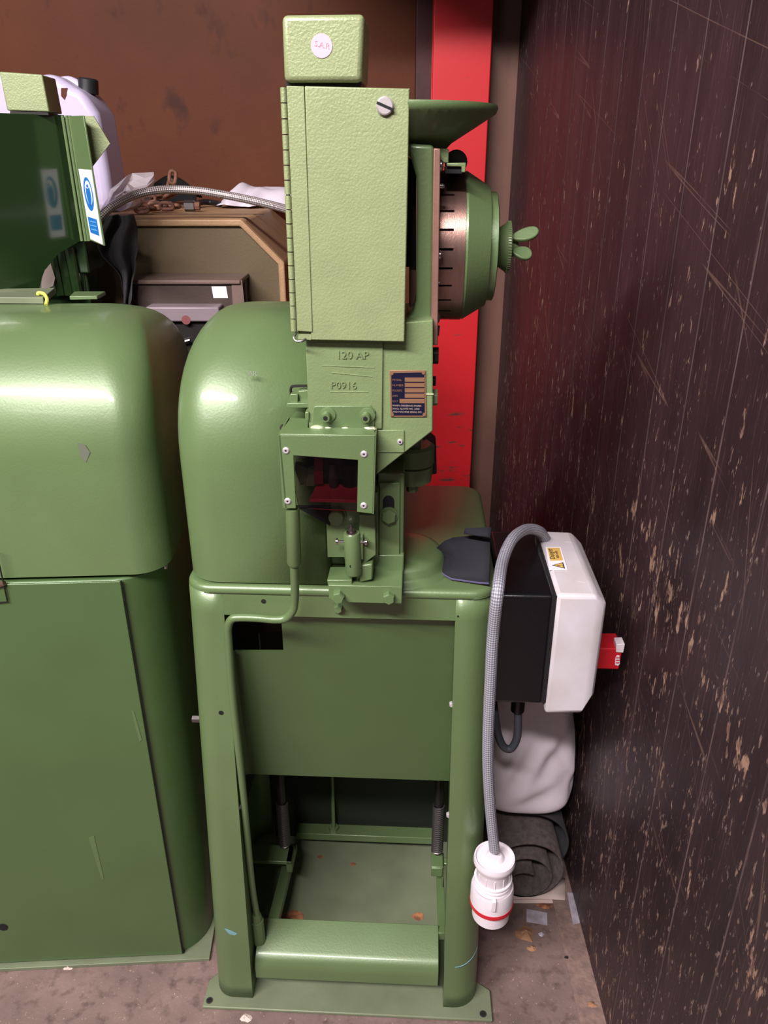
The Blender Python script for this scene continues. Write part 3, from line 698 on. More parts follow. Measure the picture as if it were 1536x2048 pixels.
win = uvplate(M, [(572, 895), (742, 900), (738, 1024), (598, 1017)], YG+0.0021, YG+0.0045).build('guard_window', ACRYL, gf)
for (u, v) in ((572, 901), (728, 908), (575.5, 1002), (727.5, 1011)):
    c_ = M(u, v, YG); rv = MB().lathe(c_, (0, -1, 0), [(0, 0.0041), (0.0008, 0.0040), (0.0018, 0.0028), (0.0016, 0.0013), (0.0004, 0.0011)], 20).build('guard_rivet', ALU, gf)
    MB().cyl(c_+Vector((0, -0.0006, 0)), c_+Vector((0, -0.0012, 0)), 0.0012, 8).build('rivet_hole', BLACK, rv)
for (u, v, s_) in ((634, 862, .006), (741, 870, .0055), (690, 866, .003), (655, 864, .003)):
    p = M(u, v, YC-0.012); r = random.Random(u); bm = bmesh.new(); bmesh.ops.create_icosphere(bm, subdivisions=2, radius=s_)
    for q in bm.verts: q.co = Vector((q.co.x*1.4, q.co.y*0.6, q.co.z*0.5))*r.uniform(.85, 1.15)+Vector((p.x, YC-0.008, ztop+0.002))
    me = bpy.data.meshes.new('weld_bead'); bm.to_mesh(me); bm.free(); me.materials.append(BEAD); me.shade_smooth()
    o = bpy.data.objects.new('weld_bead', me); COL.objects.link(o); o.parent = bk
# bits at the left of the guard: little hinge blocks on the hood
b = uvplate(M, [(574, 806), (618, 806), (618, 816), (572, 816)], -0.012, 0.03); b.build('slide_bar', G_PAINT, E, bevel=0.0008)
b = uvplate(M, [(580, 788), (596, 788), (596, 806), (580, 806)], -0.008, 0.004); b.build('hex_nut', G_PAINT, E, bevel=0.001)
b = uvplate(M, [(596, 782), (618, 780), (618, 806), (600, 806)], -0.004, 0.02); b.build('slide_block', G_PAINT, E, bevel=0.001)
pts = spline([M(582, 790, 0.0), M(582, 776, 0.0), M(590, 772, 0.0), M(618, 772, 0.0)], 6); MB().tube(pts, 0.0016, 6).build('wire_link', BLACKOX, E)
b = uvplate(M, [(610, 824), (618, 824), (618, 842), (610, 842)], -0.026, -0.008); b.build('hex_nut', G_PAINT, E, bevel=0.001)
bolt_front('cheek_bolt', gf, M, 565, 853, 0.01, 5, 0.006, STEEL_D, 8)
# small plate at the right of the guard
sp_ = uvplate(M, [(751, 861), (808, 861), (808, 905), (751, 905)], YC-0.002, YC).build('side_plate', G_MID, E, bevel=0.0004)
bolt_front('plate_rivet', sp_, M, 800, 883, YC-0.002, 5.5, 0.002, ALU, 16, hole=0.35)
# behind the window: punch, holder, red tool
uvplate(M, [(640, 880), (690, 880), (690, 960), (640, 960)], -0.010, 0.03).build('punch_block', BLACKOX, E, bevel=0.001)
uvplate(M, [(628, 905), (646, 905), (646, 968), (628, 968)], -0.012, 0.02).build('punch_side', REDDARK, E)
MB().lathe(M(668, 1002, -0.006), (0, 0, 1), [(0, 0.0025), (0.012, 0.004), (0.03, 0.007), (0.05, 0.007)], 16).build('punch', STEEL_D, E)
MB().lathe(M(700, 985, 0.0), (0, 0, 1), [(0, 0.005), (0.015, 0.012), (0.04, 0.014)], 16).build('punch', BLACKOX, E)
uvplate(M, [(590, 925), (604, 930), (630, 945), (630, 968), (600, 972), (588, 940)], 0.01, 0.02).build('feed_finger', G_PAINT, E, bevel=0.001)
uvplate(M, [(617, 938), (630, 936), (630, 972), (612, 972)], 0.0, 0.01).build('feed_finger', G_PAINT, E, bevel=0.001)
rp, rq = M(619, 1004, -0.0405), M(714, 1006, -0.0405)
b = MB().prism([rp, rq, rq+Vector((0, 0.05, 0.003)), rp+Vector((0.004, 0.05, 0.003))], (0, 0, 0.004)); b.build('finger_rest', mat('bright_red_acrylic', (240, 70, 84), 0.25), E, bevel=0.0008)
# die holder under the guard
YH = 0.006
b = uvplate(M, [(650, 985), (756, 985), (756, 1115), (655, 1115)], YH, 0.05); b.build('die_holder', G_PAINT, E, bevel=0.001)
bolt_front('holder_bolt', E, M, 674, 1031, YH, 16, 0.010, G_PAINT, 16, washer=1.2)
uvplate(M, [(718, 1030), (750, 1030), (752, 1110), (718, 1135)], YH-0.012, YH).build('holder_cheek', G_PAINT, E, bevel=0.001)
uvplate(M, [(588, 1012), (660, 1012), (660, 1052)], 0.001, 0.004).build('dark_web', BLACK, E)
YS = -0.014
c0, c1 = M(708, 1147, YS), M(703, 1066, YS)
b = MB().lathe(c0, c1-c0, [(0, 0.0095), (0.002, 0.0105), ((c1-c0).length-0.002, 0.0105), ((c1-c0).length, 0.0095)], 22); sp2 = b.build('die_spindle', G_PAINT, E, smooth=35)
d = (c1-c0).normalized(); q = c1
MB().lathe(q, d, [(-0.001, 0.007), (0.002, 0.0065), (0.003, 0.004), (0.008, 0.0032), (0.009, 0.0016), (0.013, 0.001)], 16).build('die_tip', STEEL, sp2)
for (ua, ub, v) in ((696, 676, 1083), (714, 730, 1084)):
    a, c = M(ua, v, YS), M(ub, v, YS); k = 1 if ub > ua else -1
    sc_ = MB().cyl(a, c, 0.0016, 8).build('clamp_screw', STEEL, sp2)
    MB().cyl(c, c+Vector((0.0026*k, 0, 0)), 0.0042, 12).build('screw_head', STEEL, sc_)
p = M(703, 1133, YS-0.0102); MB().cyl(p, p+Vector((0, 0.003, 0)), 0.0026, 10).build('set_screw_hole', BLACK, sp2)
MB().box(c0.x-0.012, c0.x+0.012, YS, YH+0.005, c0.z+0.02, c1.z-0.004).build('spindle_block', G_PAINT, E, bevel=0.001)
uvplate(M, [(719, 1130), (745, 1128), (745, 1160), (719, 1166)], -0.012, 0.02).build('spindle_wedge', G_PAINT, E, bevel=0.002)
# base block bolted on the cabinet front
zb0, zb1 = M(730, 1172, -0.02).z, M(730, 1206, -0.02).z
q0, q1 = M(657, 1180, -0.02).x, M(804, 1180, -0.02).x
b = MB().prism([(q0, -0.02, zb1+0.004), (q0+0.02, -0.02, zb1+0.004), (q0+0.026, -0.02, zb1), (q1, -0.02, zb1), (q1, -0.02, zb0), (q0, -0.02, zb0)], (0, 0.045, 0))
bb = b.build('anvil_block', G_PAINT, E, bevel=0.0008)
bolt_front('block_bolt', bb, M, 677, 1191, -0.02, 13, 0.009, G_PAINT, 6, rot=0.3)
bolt_front('block_bolt', bb, M, 778, 1193, -0.02, 12.5, 0.009, G_PAINT, 6)
bolt_front('block_bolt', E, M, 677, 1214, YF, 9, 0.008, G_PAINT, 6)
uvplate(M, [(654, 1160), (704, 1160), (704, 1172), (656, 1172)], -0.016, 0.02).build('block_step', G_PAINT, E, bevel=0.001)
# anvil post at right with slotted plate
yp = 0.03
MB().box(M(756, 1000, yp).x, M(808, 1000, yp).x, yp, 0.115, zt-0.002, M(780, 946, yp).z).build('anvil_post', G_PAINT, E, bevel=0.002)
uvplate(M, [(690, 1110), (808, 1110), (806, 1182), (690, 1182)], yp-0.006, yp+0.06).build('post_foot', G_PAINT, E, bevel=0.002)
sl = uvplate(M, [(759, 966), (800, 966), (799, 1112), (757, 1112)], yp-0.004, yp).build('slotted_plate', G_PAINT, E, bevel=0.0008)
slot = [(777+11.5*math.cos(a), 1003-11.5*math.sin(a)) for a in [PI*k/10 for k in range(11)]]+[(765.5, 1022), (788.5, 1022)]
uvplate(M, slot, yp-0.0046, yp-0.001).build('plate_slot', BLACK, sl)
bolt_front('plate_bolt', sl, M, 778, 1030, yp-0.004, 16, 0.009, G_PAINT, 6, washer=1.15, rot=0.1)
# clamp boss hanging right of the post, in the shade of the head
yk = 0.10; cx = M(822, 930, yk).x
za, zb2 = M(822, 902, yk-0.03).z, M(822, 941, yk-0.03).z; zc = M(822, 978, yk-0.03).z
kb = MB().lathe((cx, yk, 0), (0, 0, 1), [(zc, 0.024), (zc+0.002, 0.028), (zb2-0.002, 0.030), (zb2-0.001, 0.027), (zb2+0.001, 0.031), (za-0.003, 0.031), (za, 0.026)], 36).build('clamp_boss', G_PAINT, E, smooth=30)
MB().box(cx-0.045, cx, yk-0.02, yk+0.03, zc+0.003, za-0.003).build('clamp_arm', G_PAINT, kb, bevel=0.002)
MB().cyl((cx+0.004, yk-0.012, za-0.001), (cx+0.004, yk-0.012, za+0.014), 0.009, 6).build('clamp_bolt', G_PAINT, kb)
MB().cyl((cx+0.002, yk-0.012, zc+0.001), (cx+0.002, yk-0.012, zc-0.010), 0.008, 6).build('clamp_bolt', G_PAINT, kb)
MB().cyl((cx-0.004, yk+0.006, zc+0.001), (cx-0.004, yk+0.006, zc-0.006), 0.012, 20).build('clamp_collar', BLACKOX, kb)
uvplate(M, [(845, 870), (872, 890), (874, 950), (850, 950)], 0.12, 0.16).build('rear_arm', BLACKOX, E, bevel=0.003)
# neck of the frame behind, joining head and pedestal
MB().box(M(640, 900, 0.06).x, M(790, 900, 0.06).x, 0.085, 0.30, zt-0.001, 1.12).build('frame_neck', G_PAINT, E, bevel=0.006)
# round footing on the cabinet top
p = M.z(812, 1150, zt)
ft = MB().lathe((M(800, 1150, 0.09).x, 0.095, zt-0.001), (0, 0, 1), [(0, 0.074), (0.003, 0.0715), (0.006, 0.067), (0.010, 0.064), (0.018, 0.062), (0.024, 0.058), (0.027, 0.050), (0.028, 0.03)], 48).build('column_footing', G_PAINT, E, smooth=80)
# guard rod with sleeve, running down to the treadle
yr_ = -0.036
p0, p1 = M(585, 1016, yr_), M(588.5, 1130, yr_+0.008)
b = MB().lathe(p0, p1-p0, [(0, 0.0085), ((p1-p0).length-0.004, 0.0092), ((p1-p0).length, 0.007)], 20); b.build('rod_sleeve', G_PAINT, E)
pts = [M(588.5, 1128, yr_+0.008), M(590, 1180, yr_+0.02), M(589, 1205, yr_+0.026), M(585, 1222, yr_+0.028), M(572, 1236, yr_+0.03), M(550, 1239, yr_+0.03), M(515, 1236, yr_+0.03), M(480, 1235, yr_+0.03), M(464, 1238, yr_+0.03), M(457, 1252, yr_+0.032), M(457, 1280, yr_+0.035), M(466, 1400, yr_+0.045), M(484, 1560, yr_+0.06), M(503, 1760, yr_+0.085), M(514, 1832, yr_+0.095)]
MB().tube(spline(pts, 6), 0.0056, 12).build('guard_rod', G_PAINT, E, smooth=60)
c0, c1 = M(512, 1826, yr_+0.095), M(518, 1880, yr_+0.10)
b = MB().lathe(c0, c1-c0, [(0, 0.006), (0.006, 0.009), (0.018, 0.010), (0.018, 0.012), ((c1-c0).length, 0.012)], 10); b.build('rod_clevis', G_PAINT, E, smooth=20)

# ================================================================== machine on the left
L = thing('eyelet_setting_machine', 'green machine at left edge with broad rounded hood, glossy guard and blue sign sticker', 'machine', N.o, N.a)
nxr_t = N(343, 1165, 0.09).x; nxr_b = N(433, 1860, 0.09).x
rows = []; NZ = 6
nz = N(120, 1158, 0.0).z
for i in range(NZ+1):
    q = i/NZ; z = nz-0.004-(nz-0.010)*q; xo = nxr_t+(nxr_b-nxr_t)*q; row = [(-0.75, 0.0, z)]
    for k in range(11):
        a = PI/2*k/10; row.append((xo-0.075*(1-math.sin(a)), 0.075*(1-math.cos(a)), z))
    row.append((xo, 0.48, z)); row.append((-0.75, 0.48, z)); row.append(row[0])
    rows.append(row)
b = MB().grid(rows); m = len(rows[0])
b.f.append(tuple(range(m-1))); b.f.append(tuple(range((len(rows)-1)*m+m-2, (len(rows)-1)*m-1, -1)))
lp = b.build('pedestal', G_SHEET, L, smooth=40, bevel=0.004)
MB().box(-0.76, nxr_b+0.006, -0.012, 0.49, 0.0, 0.008).build('base_plate', G_TRAY, L, bevel=0.001)
s0, s1 = N(240, 1163, -0.003), N(365, 1908, -0.003)
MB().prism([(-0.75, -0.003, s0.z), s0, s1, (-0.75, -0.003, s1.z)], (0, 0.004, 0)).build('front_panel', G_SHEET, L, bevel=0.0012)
a, c = s0+Vector((0.0012, 0.0028, 0)), s1+Vector((0.0012, 0.0028, 0)); MB().tube([a, c], 0.0011, 6).build('panel_seam', BLACK, L)
lh = clean(dome(-0.75, N(357, 800, 0.22).x, 0.004, 0.41, nz+0.002, N(100, 603, 0.13).z-0.022, 0.085, 0.17, 0.17, left=False, n=14).build('motor_hood', G_PAINT, L, smooth=60))
MB().box(-0.75, nxr_t-0.02, 0.014, 0.38, nz-0.003, nz+0.002).build('seam_gasket', BLACKOX, lh)
# scuffs of the hood and the panel
def scuff(parent, F, pts, y, m_): uvplate(F, pts, y-0.0005, y+0.0004).build('paint_scuff', m_, parent)
scuff(lh, N, [(155, 886), (170, 890), (180, 905), (172, 925), (160, 915)], 0.0040, GREYSCUFF)
for pts in ([(177, 1676), (188, 1672), (208, 1758), (204, 1762)], [(262, 1420), (268, 1423), (284, 1480), (279, 1484)]):
    scuff(L, N, pts, -0.0032, mat('pale_green_scuff', (92, 115, 74), 0.42, 0.16))
p = N(6, 1855, -0.004); MB().cyl(p, p+Vector((0, 0.003, 0)), 0.0085, 16).build('screw_hole', BLACK, L)
# black wire loop at the edge of the photo and the joint wire between the machines
pts = [N(-8, 1100, -0.006), N(15, 1203, -0.006), N(-20, 1206, -0.006)]; MB().tube(pts, 0.0012, 6).build('wire_loop', BLACKOX, L)
MB().cyl(N(-10, 1172, -0.004), N(9, 1166, -0.006), 0.004, 8).build('latch_pin', STEEL_B, L)
pts = spline([N(329, 1138, 0.05), N(328, 1122, 0.05), N(330, 1108, 0.06)], 5); MB().tube(pts, 0.0009, 6).build('wire_hook', STEEL, lh)
pts = [N(331, 1132, 0.045), N(375, 1040, 0.30)]; MB().tube(pts, 0.0013, 6).build('stay_wire', STEEL_D, lh)
MB().cyl(N(331, 1127, 0.05), N(331, 1136, 0.05), 0.0036, 10).build('stay_eye', STEEL, lh)
# small plates on top of the hood with an earth wire
zt2 = N(100, 603, 0.13).z-0.022
pa = N.z(0, 606, zt2); 
b = MB().prism([N.z(-40, 607, zt2), N.z(88, 608, zt2), N.z(112, 588, zt2), N.z(-40, 590, zt2)], (0, 0, 0.010)); b.build('terminal_plate', G_TRAY, L, bevel=0.001)
b = MB().prism([N.z(140, 600, zt2), N.z(195, 599, zt2), N.z(212, 590, zt2), N.z(150, 590, zt2)], (0, 0, 0.006)); b.build('terminal_plate', G_PAINT, L, bevel=0.001)
e0 = N.z(78, 592, zt2+0.01)
pts = spline([N(76, 590, e0.y), N(77, 586, e0.y), N(88, 588, e0.y), N(94, 598, e0.y-0.02), N(92, 610, e0.y-0.03)], 7); MB().tube(pts, 0.0028, 8).build('earth_wire', YELGRN, L)
# head at the back: dark guard, sign strip, light plate, box
yh = 0.44
K = N(127, 350, yh); tp_ = Vector((-math.cos(math.radians(44)), -math.sin(math.radians(44)), 0)); npn = Vector((tp_.y, -tp_.x, 0))
poly = [(-60, 224), (128, 230), (165, 480), (118, 507), (86, 545), (74, 604), (-60, 604)]
b = MB().prism([N.on(u, v, K, npn) for u, v in poly], -npn*0.003 if npn.y < 0 else npn*0.003)
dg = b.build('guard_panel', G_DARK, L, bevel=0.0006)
for k, (ua, ub) in enumerate(((125, 164), (133, 172), (139, 178))):
    a, c = N(ua, 231, yh-0.004-0.004*k), N(ub, 482, yh-0.004-0.004*k)
    MB().tube([a, c], 0.0028, 8).build('hinge_bead', G_PAINT, dg)
S0 = N(142, 350, yh-0.004); ns = Vector((-math.sin(math.radians(52)), -math.cos(math.radians(52)), 0))
S0 = N(150, 350, yh-0.004)
b = MB().prism([N.on(u, v, S0, ns) for u, v in ((138, 232), (166, 231), (208, 492), (178, 480))], -ns*0.003)
sg = b.build('sign_strip', G_PAINT, L, bevel=0.0006)
S1 = S0+ns*0.0008
stk = MB().prism([N.on(u, v, S1, ns) for u, v in ((157, 338), (182, 340), (205, 489), (181, 478))], -ns*0.0008).build('safety_sticker', PAPER, sg)
S2 = S1+ns*0.0005; n = 24
def ell(uc, vc, ru, rv, k0=0.17): return [(uc+ru*math.cos(2*PI*k/n)+k0*rv*-math.sin(2*PI*k/n)*-1, vc+rv*math.sin(2*PI*k/n)) for k in range(n)]
MB().prism([N.on(u, v, S2, ns) for u, v in ell(177, 388, 8.5, 34)], -ns*0.0004).build('sign_disc', BLUE, stk)
MB().prism([N.on(u, v, S2+ns*0.0004, ns) for u, v in ell(177, 386, 6.0, 25)], -ns*0.0004).build('sign_ring', PAPER, stk)
MB().prism([N.on(u, v, S2+ns*0.0008, ns) for u, v in ell(177, 389, 4.4, 22)], -ns*0.0004).build('sign_figure', BLUE, stk)
MB().prism([N.on(u, v, S2+ns*0.0012, ns) for u, v in ell(174.2, 372, 3.0, 5)], -ns*0.0004).build('sign_figure', PAPER, stk)
MB().prism([N.on(u, v, S2+ns*0.0015, ns) for u, v in ell(174.2, 372, 2.0, 3.5)], -ns*0.0004).build('sign_figure', BLUE, stk)
MB().prism([N.on(u, v, S2, ns) for u, v in ((175, 433), (193, 439), (198.5, 472), (181, 465))], -ns*0.0004).build('sign_text_field', BLUE, stk)
for v0, v1, du in ((441, 445, 0), (449, 453, 1.4), (457, 461, 2.8)):
    MB().prism([N.on(u, v, S2+ns*0.0004, ns) for u, v in ((179+du, v0), (191+du, v0+3), (191.5+du, v0+5), (179.5+du, v0+2))], -ns*0.0003).build('sign_text_line', BLUEPALE, stk)
uvplate(N, [(166, 232), (187, 232), (220, 287), (184, 334)], yh-0.03, yh-0.027).build('corner_plate', G_HAMMER, L)
b = uvplate(N, [(-2, 143), (84, 149), (99, 224), (14, 221)], yh-0.02, yh+0.045).build('top_box', G_HAMMER, L, bevel=0.002)
uvplate(N, [(20, 222), (96, 225), (97, 230), (20, 228)], yh-0.02, yh+0.03).build('box_foot', BLACKOX, L)
# neck casting under the guard
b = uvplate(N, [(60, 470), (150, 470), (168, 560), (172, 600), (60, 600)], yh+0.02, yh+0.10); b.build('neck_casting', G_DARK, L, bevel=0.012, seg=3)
for k, u in enumerate((105, 122, 138)):
    a, c = N(u, 495, yh+0.014), N(u+18, 590, yh+0.014); MB().tube([a, c], 0.009, 8).build('neck_rib', G_DARK, L)
uvplate(N, [(98, 516), (110, 556), (106, 572), (82, 584), (84, 556)], yh-0.004, yh-0.003).build('paper_tag', CARD, L)
# post of the head down to the machine
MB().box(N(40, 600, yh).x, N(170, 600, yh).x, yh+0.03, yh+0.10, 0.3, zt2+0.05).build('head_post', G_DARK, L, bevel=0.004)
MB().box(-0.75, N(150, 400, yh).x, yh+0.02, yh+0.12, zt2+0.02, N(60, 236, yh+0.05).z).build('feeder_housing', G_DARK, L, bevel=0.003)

# ================================================================== tan cabinet behind
YT = 1.62
T = thing('tan_machine_cabinet', 'big tan and olive machine cabinet with chamfered corner standing behind the green machines', 'cabinet', (-0.45, YT, 0))
T0 = Frame(-0.45, YT, 0)
rim = [(150, 446), (468, 437), (478, 437), (562, 520), (578, 660)]
zc_ = T0(240, 438, 0).z
out = [(-0.45, zc_)]
pA, pB, pC = T0(484, 436, 0), T0(566, 524, 0), T0(580, 640, 0)
xr = pB.x+0.004
b = MB().prism([(-0.42, 0, zc_), (pA.x, 0, zc_), (xr, 0, pB.z), (xr, 0, 0.0), (-0.42, 0, 0.0)], (0, 0.85, 0)); body = b.build('cabinet_shell', TAN, T, bevel=0.006, seg=3)
w_ = 0.013
b = MB().prism([(-0.41, -0.001, zc_-w_), (pA.x-0.004, -0.001, zc_-w_), (xr-w_, -0.001, pB.z-0.004), (xr-w_, -0.001, 0.01), (-0.41, -0.001, 0.01)], (0, 0.003, 0)); b.build('face_panel', OLIVE, T)
b = MB().ring([(-0.42, 0, zc_), (pA.x, 0, zc_), (xr, 0, pB.z), (xr, 0, 0.0), (-0.42, 0, 0.0)], [(-0.41, 0, zc_-w_), (pA.x-0.004, 0, zc_-w_), (xr-w_, 0, pB.z-0.004), (xr-w_, 0, 0.01), (-0.41, 0, 0.01)], (0, -0.010, 0)); b.build('face_rim', TAN, T, bevel=0.003, seg=3)
MB().box(-0.42, pA.x+0.02, 0.16, 0.164, zc_-0.0005, zc_+0.0006).build('lid_seam', BLACKOX, T)
# control case mounted on its face
yq2 = -0.10
q0, q1 = T0(256, 566, yq2), T0(484, 640, yq2)
b = MB().box(q0.x, q1.x, yq2, -0.001, q1.z-0.02, q0.z); cc = b.build('control_case', BROWNCASE, T, bevel=0.004)
MB().box(q0.x-0.004, q1.x+0.003, yq2-0.006, -0.001, q0.z-0.002, q0.z+0.006).build('case_lid', GREYBR, cc, bevel=0.002)
uvplate(T0, [(423, 573), (452, 573), (456, 596), (427, 596)], yq2-0.0015, yq2-0.0005).build('white_sticker', PAPER, cc)
uvplate(T0, [(463, 566), (484, 560), (492, 640), (467, 640)], yq2-0.002, yq2).build('case_edge', GREYBR, cc)
pts = [T0(488, 566, -0.05), T0(494, 640, -0.05)]; MB().tube(pts, 0.004, 8).build('clasp', STEEL_D, cc)
yq3 = -0.14
a, c = T0(290, 614, yq3), T0(440, 644, yq3)
b = MB().box(a.x, c.x, yq3, -0.001, c.z, a.z); rl = b.build('lower_rail', GREYR, T, bevel=0.003)
b = MB().prism(circle(T0, 372, 640, yq3-0.0005, 9, 16), (0, 0.001, 0)); b.build('red_dot', mat('faded_red_dot', (120, 64, 66), 0.6), rl)
b = MB().box(a.x-0.02, c.x+0.05, yq3+0.01, -0.001, c.z-0.10, c.z-0.002); b.build('lower_case', BLACKOX, T, bevel=0.003)
pts = [T0(352, 688, yq3), T0(380, 680, yq3)]; MB().tube(pts, 0.003, 8).build('clasp', STEEL, T)
zT = zc_

# jerrycan
J = thing('jerrycan', 'milky white plastic jerrycan with black cap behind the left machine, on the tan cabinet', 'jerrycan', (0, 0, 0))
yj = 1.96
def wj(u, v, y): return W(u, v, y)
bodyp = [(-20, 150), (60, 160), (112, 163), (150, 158), (170, 172), (188, 184), (205, 190), (233, 232), (252, 345), (262, 425), (-20, 440)]
body = [wj(u, v, yj) for u, v in bodyp]
zj0 = zT
for p in body[-2:]: p.z = zj0
b = MB().prism(body, (0, -0.13, 0)); jb = b.build('can_body', MILKY, J, bevel=0.018, seg=4, smooth=60)
MB().lathe(wj(177, 187, yj-0.06), (0.12, 0, 1), [(0, 0.021), (0.026, 0.021), (0.029, 0.018)], 20).build('cap', CAP, J)
hole_ = [wj(u, v, yj-0.131) for u, v in ((122, 176), (134, 176), (133, 190), (129, 200), (122, 192))]
MB().prism(hole_, (0, 0.012, 0)).build('handle_hole', BACKM, J)
pts = spline([wj(114, 166, yj-0.05), wj(128, 162, yj-0.06), wj(142, 163, yj-0.06), wj(160, 174, yj-0.06), wj(170, 190, yj-0.06)], 6)
MB().tube(pts, [0.008+0.004*k/24 for k in range(len(pts))], 10).build('handle', MILKY, J)

# braided hose
pts = [W(196, 440, 1.50), W(226, 412, 1.52), W(270, 390, 1.56), W(310, 381, 1.58), W(352, 379, 1.60), W(400, 382, 1.60), W(450, 390, 1.60), W(500, 400, 1.58), W(550, 412, 1.55), W(592, 424, 1.50), W(640, 436, 1.42), Vector((-0.055, 1.24, 1.285)), Vector((-0.045, 1.08, 1.272)), Vector((-0.045, 0.971, 1.27))]
tag(MB().tube(spline(pts, 8), 0.0075, 14).build('braided_hose', BRAID_S, smooth=60), 'silver braided steel hose arching over the tan cabinet', 'hose')

# clear bag
def crumpled(name, rows, m_, seed, amp, sub=2, solid=0.0, parent=None):
    r = random.Random(seed); rows = [[Vector(p)+Vector((r.uniform(-amp, amp), r.uniform(-amp, amp), r.uniform(-amp, amp))) for p in row] for row in rows]
    return MB().grid(rows).build(name, m_, parent, smooth=180, sub=sub, solid=solid)
rows = []
yb_ = 1.76; r = random.Random(9)
ot = [(206, 420), (214, 396), (224, 376), (238, 366), (252, 352), (268, 350), (290, 347), (311, 345)]
ob = [(206, 432), (222, 428), (234, 430), (246, 430), (258, 434), (268, 432), (284, 420), (298, 398)]
for j in range(9):
    q = j/8; rows.append([W(ut+(ub-ut)*q, vt+(vb-vt)*q, yb_-0.035*math.sin(PI*q)+r.uniform(-.022, .022)) for (ut, vt), (ub, vb) in zip(ot, ob)])
pb = crumpled('plastic_bag', rows, FILM, 3, 0.005, 0)
pb.data.shade_flat()
for vx in pb.data.vertices: vx.co.z = max(vx.co.z, zT+0.002)
tag(pb, 'crumpled clear plastic bag beside the jerrycan, under the braided hose', 'bag')

# rusty chain
CH = thing('rusty_chain', 'short rusty chain lying on the tan cabinet under the hose', 'chain', (0, 0, 0))
def link(c, d, nrm, L_, w_2, r):
    d = Vector(d).normalized(); nrm = Vector(nrm); s_ = d.cross(nrm).normalized(); pts = []
    for k in range(17):
        a = 2*PI*k/16; cx_ = math.cos(a); pts.append(Vector(c)+d*(cx_*w_2+(L_/2 if cx_ > 0.01 else -L_/2 if cx_ < -0.01 else 0))+s_*math.sin(a)*w_2)
    return MB().tube(pts, r, 8, cap=False)
for k, (u, v, ang, vert, up) in enumerate(((284, 421, 0.2, 1, .004), (297, 417, 0.1, 0, 0), (310, 416, 0.3, 1, .004), (322, 414, 0.2, 0, 0), (334, 416, -0.1, 1, .004), (347, 413, 0.2, 0, 0), (300, 412, 0.2, 1, .016), (314, 409, 0.4, 0, .018), (328, 408, 0.3, 1, .020), (341, 409, 0.9, 0, .020), (346, 410, 1.3, 1, .042), (351, 411, 1.4, 0, .062))):
    c = W.z(u, v, zT+0.0095)+Vector((0, 0, up))
    link(c, (math.cos(ang), 0.1, math.sin(ang)*(1 if up > .03 else .3)), (0, 1, 0.35) if vert else (0, 0.45, 1), 0.013, 0.0075, 0.0042).build('chain_link', RUST, CH, smooth=60)
c = W.z(370, 412, zT+0.012); 
MB().cyl(c, c+Vector((0.022, 0, 0)), 0.013, 6).build('shackle_nut', STEEL_D, CH)
MB().cyl(c+Vector((0.022, 0, 0)), c+Vector((0.034, 0, 0)), 0.009, 8).build('shackle_pin', RUST, CH)
# dark crumpled cloth behind the chain
rows = []
for j in range(5):
    q = j/4; rows.append([W.z(268+19*k, 408, zT+0.004)+Vector((0, 0.05+0.10*q, (0.05*math.sin(PI*q)+0.018*q)*math.sin(PI*(k+0.5)/7)*1.35)) for k in range(7)])
dc = crumpled('dark_cloth', rows, CLOTHD, 11, 0.006, 2, 0.002)
for vx in dc.data.vertices: vx.co.z = max(vx.co.z, zT+0.004)
tag(dc, 'dark crumpled cloth heaped behind the rusty chain', 'cloth')
# white rag
rows = []
top = [(444, 409), (456, 390), (470, 370), (486, 361), (500, 370), (512, 376), (526, 366), (542, 378), (572, 373), (600, 384)]
r = random.Random(5); zr_ = zT+0.004; yfr = 2.02
for j in range(8):
    q = j/7; row = []
    for k, (u, v) in enumerate(top):
        hy = 2.14; top_p = W(u, v, hy); h = max(0.012, top_p.z-zr_)
        y = yfr+0.24*q+0.02*math.sin(k*2.1); hh = h*math.sin(PI*min(1.0, 0.5*q/0.5 if q < 0.5 else 0.5+0.5*(q-0.5)/0.5))**0.7 if 0 < j < 7 else 0
        row.append(Vector((top_p.x, y, zr_+hh*(1+0.12*math.sin(k*2.7+j*1.9)))))
    rows.append(row)
rg = crumpled('white_rag', rows, RAG, 5, 0.007, 2, 0.003)
for vx in rg.data.vertices: vx.co.z = max(vx.co.z, zT+0.0045)
tag(rg, 'white cotton rag crumpled on the tan cabinet beside the tall green head', 'rag')
pts = spline([W.z(384, 411, zT+0.008), W.z(405, 404, zT+0.012), W.z(424, 405, zT+0.010), W.z(440, 408, zT+0.008)], 6)
tag(MB().tube(pts, 0.007, 8).build('black_cable', CAP, smooth=60), 'short black cable lying between the chain and the white rag', 'cable')
# black cloth hanging over the cabinet's left end
rows = []
lefts = [215, 212, 200, 192, 194, 204, 226, 240, 244, 246, 246]; rights = [268, 270, 273, 274, 276, 274, 272, 268, 266, 264, 262]
for j in range(11):
    q = j/10; v = 428+q*180
    rows.append([W(lefts[j]+(rights[j]-lefts[j])*k/7, v, 1.50-0.018*math.sin(k*1.5+q*4)) for k in range(8)])
hc = crumpled('hanging_cloth', rows, CLOTHD, 8, 0.003, 2, 0.003)
tag(hc, 'black cloth hanging down over the left end of the tan cabinet', 'cloth')

